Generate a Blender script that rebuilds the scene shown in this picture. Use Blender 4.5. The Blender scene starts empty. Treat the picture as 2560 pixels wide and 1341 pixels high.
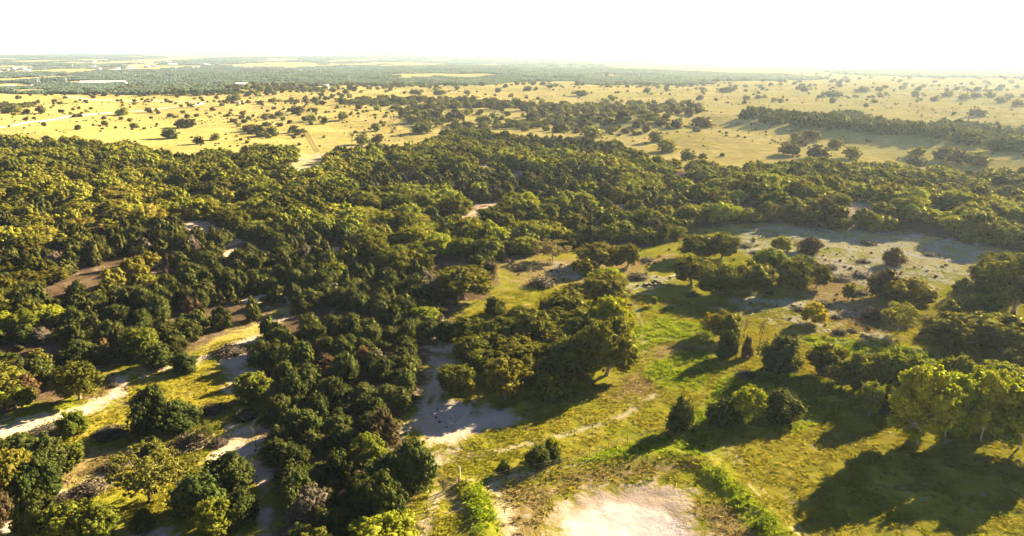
import bpy, math, random
import numpy as np
R = math.radians
SC = bpy.context.scene
COL = SC.collection

# ------------------------------------------------------------------ camera, sky, sun, exposure
PW, PH, FPX, HCAM = 2560.0, 1341.0, 1828.0, 50.0
PITCH = math.atan((PH / 2 - 130.0) / FPX)
cam = bpy.data.objects.new('camera', bpy.data.cameras.new('camera'))
COL.objects.link(cam)
cam.location = (0, 0, HCAM)
cam.rotation_euler = (math.pi / 2 - PITCH, 0, 0)
cam.data.sensor_width = 36.0
cam.data.lens = 36.0 * FPX / PW
cam.data.clip_start = 0.5
cam.data.clip_end = 120000
SC.camera = cam

SUN_EL, SUN_AZ = 20.5, 50.0            # azimuth measured from the viewing direction (+Y) towards +X
SC.world = bpy.data.worlds.new('World')
SC.world.use_nodes = True
wn = SC.world.node_tree
bg = wn.nodes['Background']
sky = wn.nodes.new('ShaderNodeTexSky')
sky.sky_type = 'NISHITA'
sky.sun_disc = False
sky.sun_elevation = R(SUN_EL)
sky.sun_rotation = R(SUN_AZ)
sky.altitude = 300
sky.air_density = 0.24
sky.dust_density = 0.1
sky.ozone_density = 1.0
# the low band of sunlit haze that bleaches the sky near the horizon
_tc = wn.nodes.new('ShaderNodeTexCoord'); _sx = wn.nodes.new('ShaderNodeSeparateXYZ'); wn.links.new(_tc.outputs['Generated'], _sx.inputs[0])
_mr = wn.nodes.new('ShaderNodeMapRange'); _mr.interpolation_type = 'SMOOTHERSTEP'
wn.links.new(_sx.outputs['Z'], _mr.inputs[0])
for _i, _v in enumerate((0.05, 0.10, 1.0, 0.0)): _mr.inputs[_i + 1].default_value = _v
_mx = wn.nodes.new('ShaderNodeMix'); _mx.data_type = 'RGBA'; _mx.blend_type = 'ADD'
wn.links.new(_mr.outputs[0], _mx.inputs[0]); wn.links.new(sky.outputs[0], _mx.inputs[6]); _mx.inputs[7].default_value = (3.6, 3.5, 3.35, 1)
wn.links.new(_mx.outputs[2], bg.inputs[0])
bg.inputs[1].default_value = 0.05

sl = bpy.data.lights.new('sun', 'SUN')
sl.energy = 5.0
sl.angle = R(0.55)
sl.color = (1.0, 0.85, 0.54)
sun = bpy.data.objects.new('sun', sl)
COL.objects.link(sun)
el, az = R(SUN_EL), R(SUN_AZ)
from mathutils import Vector
sdir = Vector((math.sin(az) * math.cos(el), math.cos(az) * math.cos(el), math.sin(el)))
sun.rotation_euler = sdir.to_track_quat('Z', 'Y').to_euler()
sun.location = sdir * 200

SC.view_settings.view_transform = 'Standard'
SC.view_settings.look = 'None'
SC.view_settings.gamma = 1.0
SC.view_settings.exposure = 3.08
SC.cycles.use_denoising = True
SC.cycles.max_bounces = 6
SC.cycles.diffuse_bounces = 2
SC.cycles.transmission_bounces = 3
SC.cycles.volume_bounces = 0
SC.cycles.transparent_max_bounces = 4
SC.cycles.sample_clamp_indirect = 4.0

# ------------------------------------------------------------------ helpers: noise, terrain, pixel -> ground
rs = np.random.RandomState(11)
LAT = rs.rand(8, 256, 256).astype(np.float64)

def vnoise(x, y, s=0):
    x = np.asarray(x, float) + 1000.37 * (s + 1)
    y = np.asarray(y, float) + 771.13 * (s + 1)
    xi, yi = np.floor(x).astype(int), np.floor(y).astype(int)
    fx, fy = x - xi, y - yi
    fx, fy = fx * fx * (3 - 2 * fx), fy * fy * (3 - 2 * fy)
    L = LAT[s % 8]
    a, b = L[xi & 255, yi & 255], L[(xi + 1) & 255, yi & 255]
    c, d = L[xi & 255, (yi + 1) & 255], L[(xi + 1) & 255, (yi + 1) & 255]
    return (a * (1 - fx) + b * fx) * (1 - fy) + (c * (1 - fx) + d * fx) * fy

def fbm(x, y, s=0, o=4):
    v, a, t = 0, 0.5, 0
    for i in range(o):
        v = v + a * vnoise(x * 2 ** i, y * 2 ** i, s + i)
        t += a
        a *= 0.5
    return v / t

def sstep(a, b, x):
    t = np.clip((np.asarray(x, float) - a) / (b - a), 0, 1)
    return t * t * (3 - 2 * t)

def flat(x, y, z=0.0):
    u, v = np.asarray(x, float) - PW / 2, np.asarray(y, float) - PH / 2
    fwd = FPX * math.cos(PITCH) - v * math.sin(PITCH)
    dn = FPX * math.sin(PITCH) + v * math.cos(PITCH)
    dn = np.maximum(dn, 2.0)
    t = (HCAM - z) / dn
    return u * t, fwd * t

def project(X, Y, Z):
    c, s = math.cos(PITCH), math.sin(PITCH)
    d = Z - HCAM
    depth = Y * c - d * s
    return PW / 2 + FPX * X / depth, PH / 2 + FPX * (-d * c - Y * s) / depth

def pline(pts):
    P = [flat(px, py) for px, py in pts]
    return np.array([[float(a), float(b)] for a, b in P])

def dist_pline(X, Y, P):
    best = np.full(np.shape(X), 1e9)
    for (ax, ay), (bx, by) in zip(P[:-1], P[1:]):
        dx, dy = bx - ax, by - ay
        t = np.clip(((X - ax) * dx + (Y - ay) * dy) / (dx * dx + dy * dy + 1e-9), 0, 1)
        best = np.minimum(best, np.hypot(X - ax - t * dx, Y - ay - t * dy))
    return best

def sd_poly(X, Y, P):                      # signed distance, positive inside
    Q = np.vstack([P, P[:1]])
    d = dist_pline(X, Y, Q)
    ins = np.zeros(np.shape(X), bool)
    for (ax, ay), (bx, by) in zip(Q[:-1], Q[1:]):
        c = (ay > Y) != (by > Y)
        ins ^= c & (X < (bx - ax) * (Y - ay) / (by - ay + 1e-12) + ax)
    return np.where(ins, d, -d)

BERM = pline([(1300, 1190), (1420, 1180), (1500, 1160), (1600, 1146), (1700, 1143), (1760, 1158), (1800, 1190), (1850, 1235), (1900, 1290), (1965, 1345), (2050, 1420)])
BERM2 = pline([(1165, 1215), (1190, 1260), (1215, 1341), (1240, 1420)])
RIDGE = pline([(1600, 322), (1750, 312), (1950, 332), (2200, 352), (2420, 380), (2560, 398), (2800, 430)])
SHADE_RISE = pline([(1870, 532), (2000, 535), (2150, 545), (2300, 565), (2450, 585), (2620, 612), (2800, 640)])  # added rise along the wood edge, shaped to put the stony slope in shade
PONDC = flat(1570, 1345)
POND_P = pline([(1425, 1330), (1440, 1300), (1470, 1280), (1520, 1268), (1580, 1266), (1640, 1280), (1690, 1310), (1725, 1345), (1740, 1400), (1700, 1450), (1560, 1470), (1440, 1430), (1415, 1380)])

def terrain(X, Y):
    X = np.asarray(X, float); Y = np.asarray(Y, float)
    r = np.hypot(X, Y)
    z = (fbm(X / 55, Y / 55, 1, 3) - 0.5) * (1.0 + 3.6 * sstep(110, 330, r))
    z = z + (fbm(X / 190, Y / 170, 3, 3) - 0.5) * 10.0 * sstep(180, 500, r)
    z = z + (fbm(X / 900, Y / 700, 5, 3) - 0.5) * 16.0 * sstep(700, 1600, r)
    z = z - 12 * sstep(1050, 1700, r) * (1 - sstep(3500, 7000, r))
    z = z + ((fbm(X / 3500, Y / 2500, 2, 3) - 0.3) * 26.0 + 17.0) * sstep(3500, 9000, r)
    z = z + 0.18 * (fbm(X / 6, Y / 6, 2, 3) - 0.5)
    near = (r < 900)
    if np.ndim(z) == 0:
        z = np.array(z)
    def add(P, h, w, lim):
        nonlocal z
        m = (X > P[:, 0].min() - lim) & (X < P[:, 0].max() + lim) & (Y > P[:, 1].min() - lim) & (Y < P[:, 1].max() + lim)
        if np.any(m):
            d = np.zeros(np.shape(X)); d[m] = h * np.exp(-(dist_pline(X[m], Y[m], P) / w) ** 2)
            z = z + d
    add(BERM, 0.65, 1.9, 8)
    add(BERM2, 0.7, 1.6, 8)
    add(RIDGE, 6.0, 34, 110)
    add(SHADE_RISE, 4.2, 19, 70)
    d = np.hypot((X - PONDC[0]), (Y - PONDC[1]))
    z = z * (0.25 + 0.75 * sstep(8, 18, d)) - 1.0 * np.exp(-(d / 8.0) ** 2) * (1 + 0.45 * (fbm(X / 2.2, Y / 2.2, 4, 3) - 0.5))
    return z

def ground_at(px, py):                     # exact hit of the ray through a photo pixel with the terrain
    px = np.atleast_1d(np.asarray(px, float)); py = np.atleast_1d(np.asarray(py, float))
    x1, y1 = flat(px, py)
    h = np.zeros_like(px)
    for _ in range(14):
        xx, yy = flat(px, py, h)
        h = 0.5 * h + 0.5 * terrain(xx, yy)
    xx, yy = flat(px, py, h)
    return xx, yy, terrain(xx, yy)

def pline(pts):                            # from here on outlines are laid on the real relief
    q = np.array(pts, float)
    k = q[:, 1] > 205
    X, Y = flat(q[:, 0], q[:, 1])
    if k.any():
        gx_, gy_, _ = ground_at(q[k, 0], q[k, 1]); X[k] = gx_; Y[k] = gy_
    return np.stack([X, Y], 1)

# ------------------------------------------------------------------ helpers: materials and meshes
def new_mat(name):
    m = bpy.data.materials.new(name)
    m.use_nodes = True
    nt = m.node_tree
    for n in list(nt.nodes):
        nt.nodes.remove(n)
    out = nt.nodes.new('ShaderNodeOutputMaterial')
    return m, nt, out

class NB:
    def __init__(s, nt): s.nt = nt
    def n(s, t, **kw):
        o = s.nt.nodes.new(t)
        for k, v in kw.items(): setattr(o, k, v)
        return o
    def l(s, a, b): s.nt.links.new(a, b)
    def val(s, sock, v):
        if hasattr(v, 'is_output'): s.l(v, sock)
        else: sock.default_value = v
    def math(s, op, a, b=0.0, clamp=False):
        o = s.n('ShaderNodeMath', operation=op, use_clamp=clamp)
        s.val(o.inputs[0], a); s.val(o.inputs[1], b)
        return o.outputs[0]
    def mr(s, v, a, b, c=0.0, d=1.0, smooth=True):
        o = s.n('ShaderNodeMapRange')
        o.interpolation_type = 'SMOOTHSTEP' if smooth else 'LINEAR'
        s.val(o.inputs[0], v)
        for i, q in enumerate((a, b, c, d)): s.val(o.inputs[i + 1], q)
        return o.outputs[0]
    def mix(s, f, a, b, mode='MIX'):
        o = s.n('ShaderNodeMix', data_type='RGBA', blend_type=mode)
        s.val(o.inputs[0], f)
        s.val(o.inputs[6], a if hasattr(a, 'is_output') else (*a, 1) if len(a) == 3 else a)
        s.val(o.inputs[7], b if hasattr(b, 'is_output') else (*b, 1) if len(b) == 3 else b)
        return o.outputs[2]
    def noise(s, vec, scale, detail=4, rough=0.55, dist=0.0):
        o = s.n('ShaderNodeTexNoise')
        s.l(vec, o.inputs['Vector'])
        o.inputs['Scale'].default_value = scale
        o.inputs['Detail'].default_value = detail
        o.inputs['Roughness'].default_value = rough
        o.inputs['Distortion'].default_value = dist
        return o.outputs[0]

def foliage_mat(name, trans=0.35, sheen=0.07):
    m, nt, out = new_mat(name)
    b = NB(nt)
    t = b.n('ShaderNodeAttribute', attribute_type='INSTANCER', attribute_name='tint')
    v = b.n('ShaderNodeAttribute', attribute_type='GEOMETRY', attribute_name='vary')
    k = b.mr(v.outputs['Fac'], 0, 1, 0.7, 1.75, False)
    colr = b.mix(1.0, t.outputs['Color'], (1, 1, 1), 'MULTIPLY')
    sc = b.n('ShaderNodeVectorMath', operation='SCALE')
    b.l(colr, sc.inputs[0]); b.l(k, sc.inputs['Scale'])
    yel = b.mix(b.mr(v.outputs['Fac'], 0.6, 1.0, 0.0, 0.18), sc.outputs[0], (0.18, 0.185, 0.02))
    d = b.n('ShaderNodeBsdfDiffuse'); b.l(yel, d.inputs[0])
    tr = b.n('ShaderNodeBsdfTranslucent')
    warm = b.mix(1.0, yel, (1.35, 1.25, 0.45), 'MULTIPLY')
    b.l(warm, tr.inputs[0])
    mx = b.n('ShaderNodeMixShader'); mx.inputs[0].default_value = trans
    b.l(d.outputs[0], mx.inputs[1]); b.l(tr.outputs[0], mx.inputs[2])
    gl = b.n('ShaderNodeBsdfGlossy'); gl.inputs['Roughness'].default_value = 0.5; gl.inputs[0].default_value = (0.75, 0.70, 0.18, 1)
    lw = b.n('ShaderNodeFresnel'); lw.inputs[0].default_value = 1.38
    m2 = b.n('ShaderNodeMixShader'); b.l(b.math('MULTIPLY', lw.outputs[0], sheen), m2.inputs[0]); b.l(mx.outputs[0], m2.inputs[1]); b.l(gl.outputs[0], m2.inputs[2])
    b.l(m2.outputs[0], out.inputs[0])
    return m

def plain_mat(name, c, rough=0.9, var=0.25, scale=3.0, c2=None, metal=0.0):
    m, nt, out = new_mat(name)
    b = NB(nt)
    g = b.n('ShaderNodeNewGeometry')
    n = b.noise(g.outputs['Position'], scale, 5)
    c2 = c2 or tuple(q * (1 - var) for q in c)
    colr = b.mix(b.mr(n, 0.35, 0.65), c, c2)
    p = b.n('ShaderNodeBsdfPrincipled')
    b.l(colr, p.inputs['Base Color'])
    p.inputs['Roughness'].default_value = rough
    p.inputs['Metallic'].default_value = metal
    b.l(p.outputs[0], out.inputs[0])
    return m

M = {}
M['leaf'] = foliage_mat('foliage', 0.38)
M['needle'] = foliage_mat('juniper_foliage', 0.2)
M['blade'] = foliage_mat('grass_blades', 0.3, 0.0)
M['bark'] = plain_mat('grey_bark', (0.20, 0.17, 0.14), 0.95, 0.4, 6)
M['palebark'] = plain_mat('pale_bark', (0.42, 0.38, 0.33), 0.9, 0.4, 5)
M['twig'] = plain_mat('dry_twigs', (0.070, 0.048, 0.024), 0.95, 0.5, 1.2)
M['deadwood'] = plain_mat('weathered_wood', (0.36, 0.28, 0.22), 0.9, 0.4, 4)
M['redwood'] = plain_mat('red_brown_wood', (0.17, 0.075, 0.045), 0.9, 0.4, 4)
M['steel'] = plain_mat('rusty_pipe', (0.10, 0.055, 0.035), 0.6, 0.4, 8, metal=0.2)
M['wire'] = plain_mat('fence_wire', (0.30, 0.27, 0.24), 0.5, 0.2, 8, metal=0.5)
M['white'] = plain_mat('white_paint', (0.8, 0.78, 0.74), 0.6, 0.12, 2)
M['wallpale'] = plain_mat('pale_wall', (0.62, 0.56, 0.5), 0.9, 0.2, 0.4)
M['walltan'] = plain_mat('tan_wall', (0.50, 0.36, 0.26), 0.9, 0.2, 0.4)
M['roofgrey'] = plain_mat('grey_roof', (0.30, 0.29, 0.31), 0.8, 0.25, 0.5)
M['roofbrown'] = plain_mat('brown_roof', (0.22, 0.15, 0.12), 0.9, 0.25, 0.5)
M['rooftin'] = plain_mat('bright_metal_roof', (0.58, 0.57, 0.58), 0.6, 0.08, 0.3)
M['glassdark'] = plain_mat('dark_window', (0.03, 0.035, 0.04), 0.2, 0.2, 1)
M['caliche'] = plain_mat('road_caliche', (0.60, 0.50, 0.38), 0.95, 0.18, 0.35)
M['rock'] = plain_mat('limestone_rock', (0.30, 0.27, 0.22), 0.95, 0.35, 1.2)

def mesh_np(name, verts, faces_flat, sizes, mats, vary=None, midx=None, smooth=False):
    me = bpy.data.meshes.new(name)
    nv, nf = len(verts), len(sizes)
    me.vertices.add(nv)
    me.vertices.foreach_set('co', np.ascontiguousarray(verts, dtype=np.float32).ravel())
    me.loops.add(len(faces_flat))
    me.loops.foreach_set('vertex_index', np.ascontiguousarray(faces_flat, dtype=np.int32))
    me.polygons.add(nf)
    starts = np.concatenate([[0], np.cumsum(sizes)[:-1]]).astype(np.int32)
    me.polygons.foreach_set('loop_start', starts)
    for m in mats: me.materials.append(m)
    if midx is not None: me.polygons.foreach_set('material_index', np.ascontiguousarray(midx, dtype=np.int32))
    if smooth: me.polygons.foreach_set('use_smooth', np.ones(nf, bool))
    if vary is not None:
        a = me.attributes.new('vary', 'FLOAT', 'POINT')
        a.data.foreach_set('value', np.ascontiguousarray(vary, dtype=np.float32))
    me.update()
    me.validate()
    return me

class Soup:                                # collects shapes into one mesh
    def __init__(s): s.v, s.f, s.sz, s.mi, s.va, s.n = [], [], [], [], [], 0
    def add(s, v, f, size, mi=0, vary=0.5):
        v = np.asarray(v, float); f = np.asarray(f, int)
        s.v.append(v); s.f.append((f + s.n).ravel()); s.sz.append(np.full(len(f), size)); s.mi.append(np.full(len(f), mi))
        s.va.append(np.full(len(v), vary) if np.isscalar(vary) else vary)
        s.n += len(v)
    def mesh(s, name, mats, smooth=False):
        return mesh_np(name, np.vstack(s.v), np.concatenate(s.f), np.concatenate(s.sz), mats, np.concatenate(s.va), np.concatenate(s.mi), smooth)
    def leaves(s, C, N, w, l, rnd, mi=0, up=None):
        n = len(C)
        a = rnd.normal(size=(n, 3))
        if up is not None: a = a * 0.35 + np.asarray(up)
        N = N / (np.linalg.norm(N, axis=1, keepdims=True) + 1e-9)
        T = np.cross(N, a); T /= (np.linalg.norm(T, axis=1, keepdims=True) + 1e-9)
        B = np.cross(N, T)
        ww = (w * rnd.uniform(0.6, 1.35, n))[:, None]; ll = (l * rnd.uniform(0.6, 1.35, n))[:, None]
        V = np.stack([C - B * ll, C + T * ww - B * ll * 0.1 + N * ww * 0.25, C + B * ll, C - T * ww + B * ll * 0.15 - N * ww * 0.2], 1).reshape(-1, 3)
        F = np.arange(4 * n).reshape(n, 4)
        s.add(V, F, 4, mi, np.repeat(rnd.rand(n), 4))
    def tube(s, pts, rad, k=6, mi=0):
        pts = np.asarray(pts, float); n = len(pts)
        V = []
        for i in range(n):
            d = pts[min(i + 1, n - 1)] - pts[max(i - 1, 0)]
            d /= np.linalg.norm(d) + 1e-9
            a = np.cross(d, [0.31, 0.2, 0.93] if abs(d[2]) < 0.9 else [1, 0.1, 0]); a /= np.linalg.norm(a)
            b = np.cross(d, a)
            th = np.arange(k) * 2 * math.pi / k
            V.append(pts[i] + rad[i] * (np.cos(th)[:, None] * a + np.sin(th)[:, None] * b))
        V = np.vstack(V)
        F = [[i * k + j, i * k + (j + 1) % k, (i + 1) * k + (j + 1) % k, (i + 1) * k + j] for i in range(n - 1) for j in range(k)]
        s.add(V, F, 4, mi)
        s.add(pts[-1] + (V[-k:] - pts[-1]) * 0.999, [list(range(k))], k, mi)
    def box(s, c, d, rz=0.0, mi=0):
        c = np.asarray(c, float); d = np.asarray(d, float) / 2
        V = np.array([[x, y, z] for z in (-1, 1) for y in (-1, 1) for x in (-1, 1)], float) * d
        cs, sn = math.cos(rz), math.sin(rz)
        V = np.stack([V[:, 0] * cs - V[:, 1] * sn, V[:, 0] * sn + V[:, 1] * cs, V[:, 2]], 1) + c
        s.add(V, [[0, 2, 3, 1], [4, 5, 7, 6], [0, 1, 5, 4], [2, 6, 7, 3], [0, 4, 6, 2], [1, 3, 7, 5]], 4, mi)

_u = (1 + 5 ** .5) / 2
ICO_V = np.array([(-1, _u, 0), (1, _u, 0), (-1, -_u, 0), (1, -_u, 0), (0, -1, _u), (0, 1, _u), (0, -1, -_u), (0, 1, -_u), (_u, 0, -1), (_u, 0, 1), (-_u, 0, -1), (-_u, 0, 1)], float)
ICO_V /= np.linalg.norm(ICO_V[0])
ICO_F = [(0, 11, 5), (0, 5, 1), (0, 1, 7), (0, 7, 10), (0, 10, 11), (1, 5, 9), (5, 11, 4), (11, 10, 2), (10, 7, 6), (7, 1, 8), (3, 9, 4), (3, 4, 2), (3, 2, 6), (3, 6, 8), (3, 8, 9), (4, 9, 5), (2, 4, 11), (6, 2, 10), (8, 6, 7), (9, 8, 1)]
def ico(sub):
    V = [tuple(v) for v in ICO_V]; F = list(ICO_F)
    for _ in range(sub):
        c = {}; NF = []
        def mid(a, b):
            k = (min(a, b), max(a, b))
            if k not in c:
                m = (np.array(V[a]) + np.array(V[b])) / 2; m /= np.linalg.norm(m); V.append(tuple(m)); c[k] = len(V) - 1
            return c[k]
        for a, b, d in F:
            x, y, z = mid(a, b), mid(b, d), mid(d, a)
            NF += [(a, x, z), (b, y, x), (d, z, y), (x, y, z)]
        F = NF
    return np.array(V), np.array(F)
ICO1, ICO2 = ico(1), ico(2)

def fib(n, rnd):
    d = rnd.normal(size=(n, 3)); d /= np.linalg.norm(d, axis=1, keepdims=True)
    return d

# ---- tree prototypes: unit trees of height 1 m x their own width, scaled per tree
def lobes_round(rnd, n, wide, lo=0.30, flat_=0.85):
    """centres and radii of the leaf masses of a rounded crown: height 1, diameter 'wide'"""
    L = []
    zc = lo + (1 - lo) * 0.48; hz = (1 - lo) * 0.38
    for i in range(n):
        t = (i + 0.5) / n
        cz = 1 - t * 1.75                      # from the top round to the skirt
        a = i * 2.4 + rnd.uniform(-.5, .5); q = math.sqrt(max(0, 1 - cz * cz))
        k = rnd.uniform(0.78, 1.12)
        rad = rnd.uniform(0.105, 0.185) * (0.65 + 0.35 * wide)
        L.append((q * math.cos(a) * wide * 0.36 * k, q * math.sin(a) * wide * 0.36 * k, zc + cz * hz * rnd.uniform(0.8, 1.1), rad, flat_ * rnd.uniform(0.75, 1.0)))
    L.append((0, 0, lo + (1 - lo) * 0.42, 0.29 * wide, 0.8 / wide))
    return L

def crown_mesh(name, L, nleaf, lw, ll, rnd, mat, core=True, up=None, sharp=0.6, low=1.0):
    s = Soup()
    L = np.array(L)
    area = L[:, 3] ** 2
    cnt = np.maximum((nleaf * area / area.sum()).astype(int), 6)
    for (x, y, z, rad, fz), c in zip(L, cnt):
        bump = rnd.uniform(0, 6.28, 6)
        def disp(d):
            return 1 + 0.16 * (np.sin(d[:, 0] * 5 + bump[0]) * np.sin(d[:, 1] * 5 + bump[1]) + np.sin(d[:, 2] * 6 + bump[2]) * np.sin(d[:, 0] * 7 + bump[3])) 
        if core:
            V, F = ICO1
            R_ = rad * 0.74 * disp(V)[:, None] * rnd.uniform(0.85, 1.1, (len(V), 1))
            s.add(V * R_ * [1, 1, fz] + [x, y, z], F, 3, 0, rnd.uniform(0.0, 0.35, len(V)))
        per = 16                                 # leaves gathered in small sprays on the surface of each mass
        nt_ = max(3, int(c * 1.25 / per))
        dt = fib(nt_, rnd)
        dt = dt[(dt[:, 2] > -0.35 * low) | (rnd.rand(len(dt)) < 0.35)]
        rt = rad * disp(dt) * rnd.uniform(0.80, 1.16, len(dt))
        ct = dt * rt[:, None]
        off = rnd.normal(size=(len(dt), per, 3)); off /= np.linalg.norm(off, axis=2, keepdims=True)
        off[:, :, 2] = np.where(off[:, :, 2] < -0.2, -off[:, :, 2], off[:, :, 2])
        sz_ = (rad * 0.17 + 0.008) * rnd.uniform(0.7, 1.35, len(dt))[:, None, None]
        C = (ct[:, None, :] + off * sz_ * rnd.uniform(0.5, 1.0, (len(dt), per, 1))).reshape(-1, 3) * [1, 1, fz] + [x, y, z]
        N = (off * sharp).reshape(-1, 3) + np.repeat(dt, per, 0) * 0.45 * sharp + rnd.normal(size=C.shape) * 0.38 + np.array([0, 0, 0.2])
        s.leaves(C, N, lw, ll, rnd, 0, up)
    return s.mesh(name, [mat])

def trunk_mesh(name, L, rnd, mat, nl=4, r0=0.035, top=0.55, lean=0.05):
    s = Soup()
    fork = rnd.uniform(0.14, 0.26)
    base = np.array([0, 0, -0.03]); fk = np.array([rnd.uniform(-lean, lean), rnd.uniform(-lean, lean), fork])
    s.tube([base, base * 0.4 + fk * 0.6 + [0.004, 0, 0], fk], [r0 * 1.25, r0, r0 * 0.85], 7)
    idx = rnd.permutation(len(L))[:nl]
    for i in idx:
        e = np.array(L[i][:3]); mid = fk * 0.5 + e * 0.5 + rnd.normal(size=3) * 0.02 + [0, 0, 0.02]
        s.tube([fk - [0, 0, 0.01], mid, e], [r0 * 0.62, r0 * 0.42, r0 * 0.18], 5)
        for _ in range(2):
            j = rnd.randint(len(L)); e2 = np.array(L[j][:3])
            e2 = mid + (e2 - mid) * min(1, 0.3 / (np.linalg.norm(e2 - mid) + 1e-6))
            s.tube([mid, e2], [r0 * 0.3, r0 * 0.1], 4)
    return s.mesh(name, [mat], True)

def cone_lobes(rnd, n, wide):
    L = []
    for i in range(n):
        t = (i + rnd.uniform(0, .8)) / n
        a = rnd.uniform(0, 6.28)
        prof = math.sin(min(1, (1 - t) * 1.25 + 0.12) * math.pi / 2) ** 0.9
        rr = prof * wide * 0.30 * rnd.uniform(0.5, 1.1)
        rad = (0.085 + 0.10 * prof) * rnd.uniform(0.8, 1.15)
        L.append((rr * math.cos(a), rr * math.sin(a), 0.16 + 0.70 * t, rad, rnd.uniform(1.0, 1.5)))
    L.append((0, 0, 0.42, 0.24 * wide, 1.2))
    L.append((0, 0, 0.22, 0.27 * wide, 0.7))
    return L

PROTO = {}
def build_protos():
    rnd = np.random.RandomState(5)
    for i in range(6):                                       # live oak, near and far detail
        L = lobes_round(rnd, 21 + 2 * i, (1.15, 1.3, 1.0, 1.45, 1.2, 1.35)[i], (0.03, 0.0, 0.08, 0.05, 0.0, 0.02)[i])
        PROTO['oak', i] = (crown_mesh('oak_crown', L, 13000, 0.0145, 0.020, rnd, M['leaf'], sharp=0.9), trunk_mesh('oak_trunk', L, rnd, M['bark'], 6))
        PROTO['oak_far', i] = crown_mesh('oak_far', L, 2600, 0.028, 0.036, rnd, M['leaf'], sharp=1.0)
    for i in range(5):                                       # juniper
        L = cone_lobes(rnd, 15 + i, (0.9, 1.1, 0.8, 1.25, 1.0)[i])
        PROTO['jun', i] = (crown_mesh('juniper_crown', L, 12000, 0.0095, 0.028, rnd, M['needle'], up=(0.1, 0.1, 1.0), sharp=0.8, low=2), trunk_mesh('juniper_trunk', L, rnd, M['bark'], 3, 0.022))
        PROTO['jun_far', i] = crown_mesh('juniper_far', L, 2400, 0.019, 0.046, rnd, M['needle'], up=(0.1, 0.1, 1.0), sharp=0.9, low=2)
    for i in range(3):                                       # tall leafy elm-like tree
        L = lobes_round(rnd, 30, (0.95, 1.1, 1.2)[i], (0.10, 0.0, 0.0)[i], 0.95)
        L = [(x, y, z, r * 0.86, f) for x, y, z, r, f in L]
        L += [(0.34 * wd * math.cos(a), 0.34 * wd * math.sin(a), rnd.uniform(0.17, 0.30), rnd.uniform(0.07, 0.12), 0.8) for wd in ((0.95, 1.1, 1.2)[i],) for a in np.arange(0.8 if i == 0 else 0, 6.1 if i else 3.2, 1.15)]
        PROTO['leafy', i] = (crown_mesh('leafy_crown', L, 18000, 0.0125, 0.017, rnd, M['leaf'], sharp=0.7), trunk_mesh('leafy_trunk', L, rnd, M['palebark'], 9, 0.012))
    for i in range(2):                                       # open feathery tree
        L = lobes_round(rnd, 26, (1.25, 1.6)[i], 0.15, 0.7)
        L = [(x * 1.1, y * 1.1, z, r * 0.72, f) for x, y, z, r, f in L]
        PROTO['feather', i] = (crown_mesh('feathery_crown', L, 8500, 0.013, 0.026, rnd, M['leaf'], core=False, sharp=0.3), trunk_mesh('feathery_trunk', L, rnd, M['bark'], 10, 0.02))
    for i in range(3):                                       # low round bush
        L = [(rnd.uniform(-.38, .38), rnd.uniform(-.38, .38), rnd.uniform(.22, .55), rnd.uniform(.22, .36), rnd.uniform(.8, 1.1)) for _ in range(9)] + [(0, 0, 0.4, 0.5, 0.9)]
        PROTO['bush', i] = crown_mesh('bush', L, 1500, 0.05, 0.07, rnd, M['leaf'], sharp=1.0, low=2)
        PROTO['bush_near', i] = crown_mesh('bush_near', L, 4500, 0.03, 0.04, rnd, M['leaf'], sharp=0.8, low=2)
        PROTO['tiny', i] = crown_mesh('tiny_bush', L, 160, 0.13, 0.17, rnd, M['leaf'], sharp=1.0, low=2)
    for i in range(3):                                       # leafless grey tree
        s = Soup()
        def grow(p, d, l, r, dep):
            q = p + d * l
            s.tube([p, (p + q) / 2 + rnd.normal(size=3) * l * 0.07, q], [r, r * 0.8, r * 0.6], 4 if dep < 3 else 3)
            if dep == 0: return
            for _ in range(3 if dep > 1 else 4):
                nd = d + rnd.normal(size=3) * 0.55 + [0, 0, 0.12]; nd /= np.linalg.norm(nd)
                grow(q, nd, l * rnd.uniform(0.6, 0.82), r * 0.58, dep - 1)
        grow(np.array([0, 0, -0.02]), np.array([0.05, 0, 1.0]), 0.26, 0.022, 4)
        s.tube([[0, 0, -0.02], [0.01, 0, 0.1]], [0.03, 0.022], 6)
        PROTO['bare', i] = s.mesh('bare_tree', [M['twig'], M['deadwood']][:1])
    for i in range(4):                                       # heap of cut branches: 1 m wide, 0.35 high
        s = Soup()
        for k in range(210):
            a = rnd.uniform(0, 6.28); q = math.sqrt(rnd.rand()) * 0.46
            c = np.array([q * math.cos(a) * (1.15 if i % 2 else 0.95), q * math.sin(a), rnd.uniform(0.0, 0.30) * (1 - (q / 0.52) ** 2) + 0.02])
            d = rnd.normal(size=3) * [1, 1, 0.5]; d /= np.linalg.norm(d)
            ln = rnd.uniform(0.05, 0.24)
            p0 = c - d * ln / 2; p1 = c + d * ln / 2; p0[2] = max(p0[2], 0.005); p1[2] = max(p1[2], 0.01)
            r = rnd.uniform(0.004, 0.013)
            s.tube([p0, (p0 + p1) / 2 + rnd.normal(size=3) * 0.015, p1], [r, r * .8, r * .35], 3, rnd.choice(3, p=[.86, .04, .10]))
        V, F = ICO2
        nz = np.sin(V[:, 0] * 9 + i) * np.sin(V[:, 1] * 8 + 2 * i)
        s.add(V * [0.30, 0.28, 0.15] * (1 + 0.35 * nz + 0.25 * rnd.rand(len(V)))[:, None] + [0, 0, 0.02], F, 3, 0)
        C = rnd.normal(size=(900, 3)) * [0.19, 0.18, 0.07] + [0, 0, 0.10]; C[:, 2] = np.abs(C[:, 2])
        s.leaves(C, rnd.normal(size=C.shape), 0.014, 0.032, rnd, 0)
        PROTO['pile', i] = s.mesh('brush_pile', [M['twig'], M['deadwood'], M['redwood']])
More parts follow.
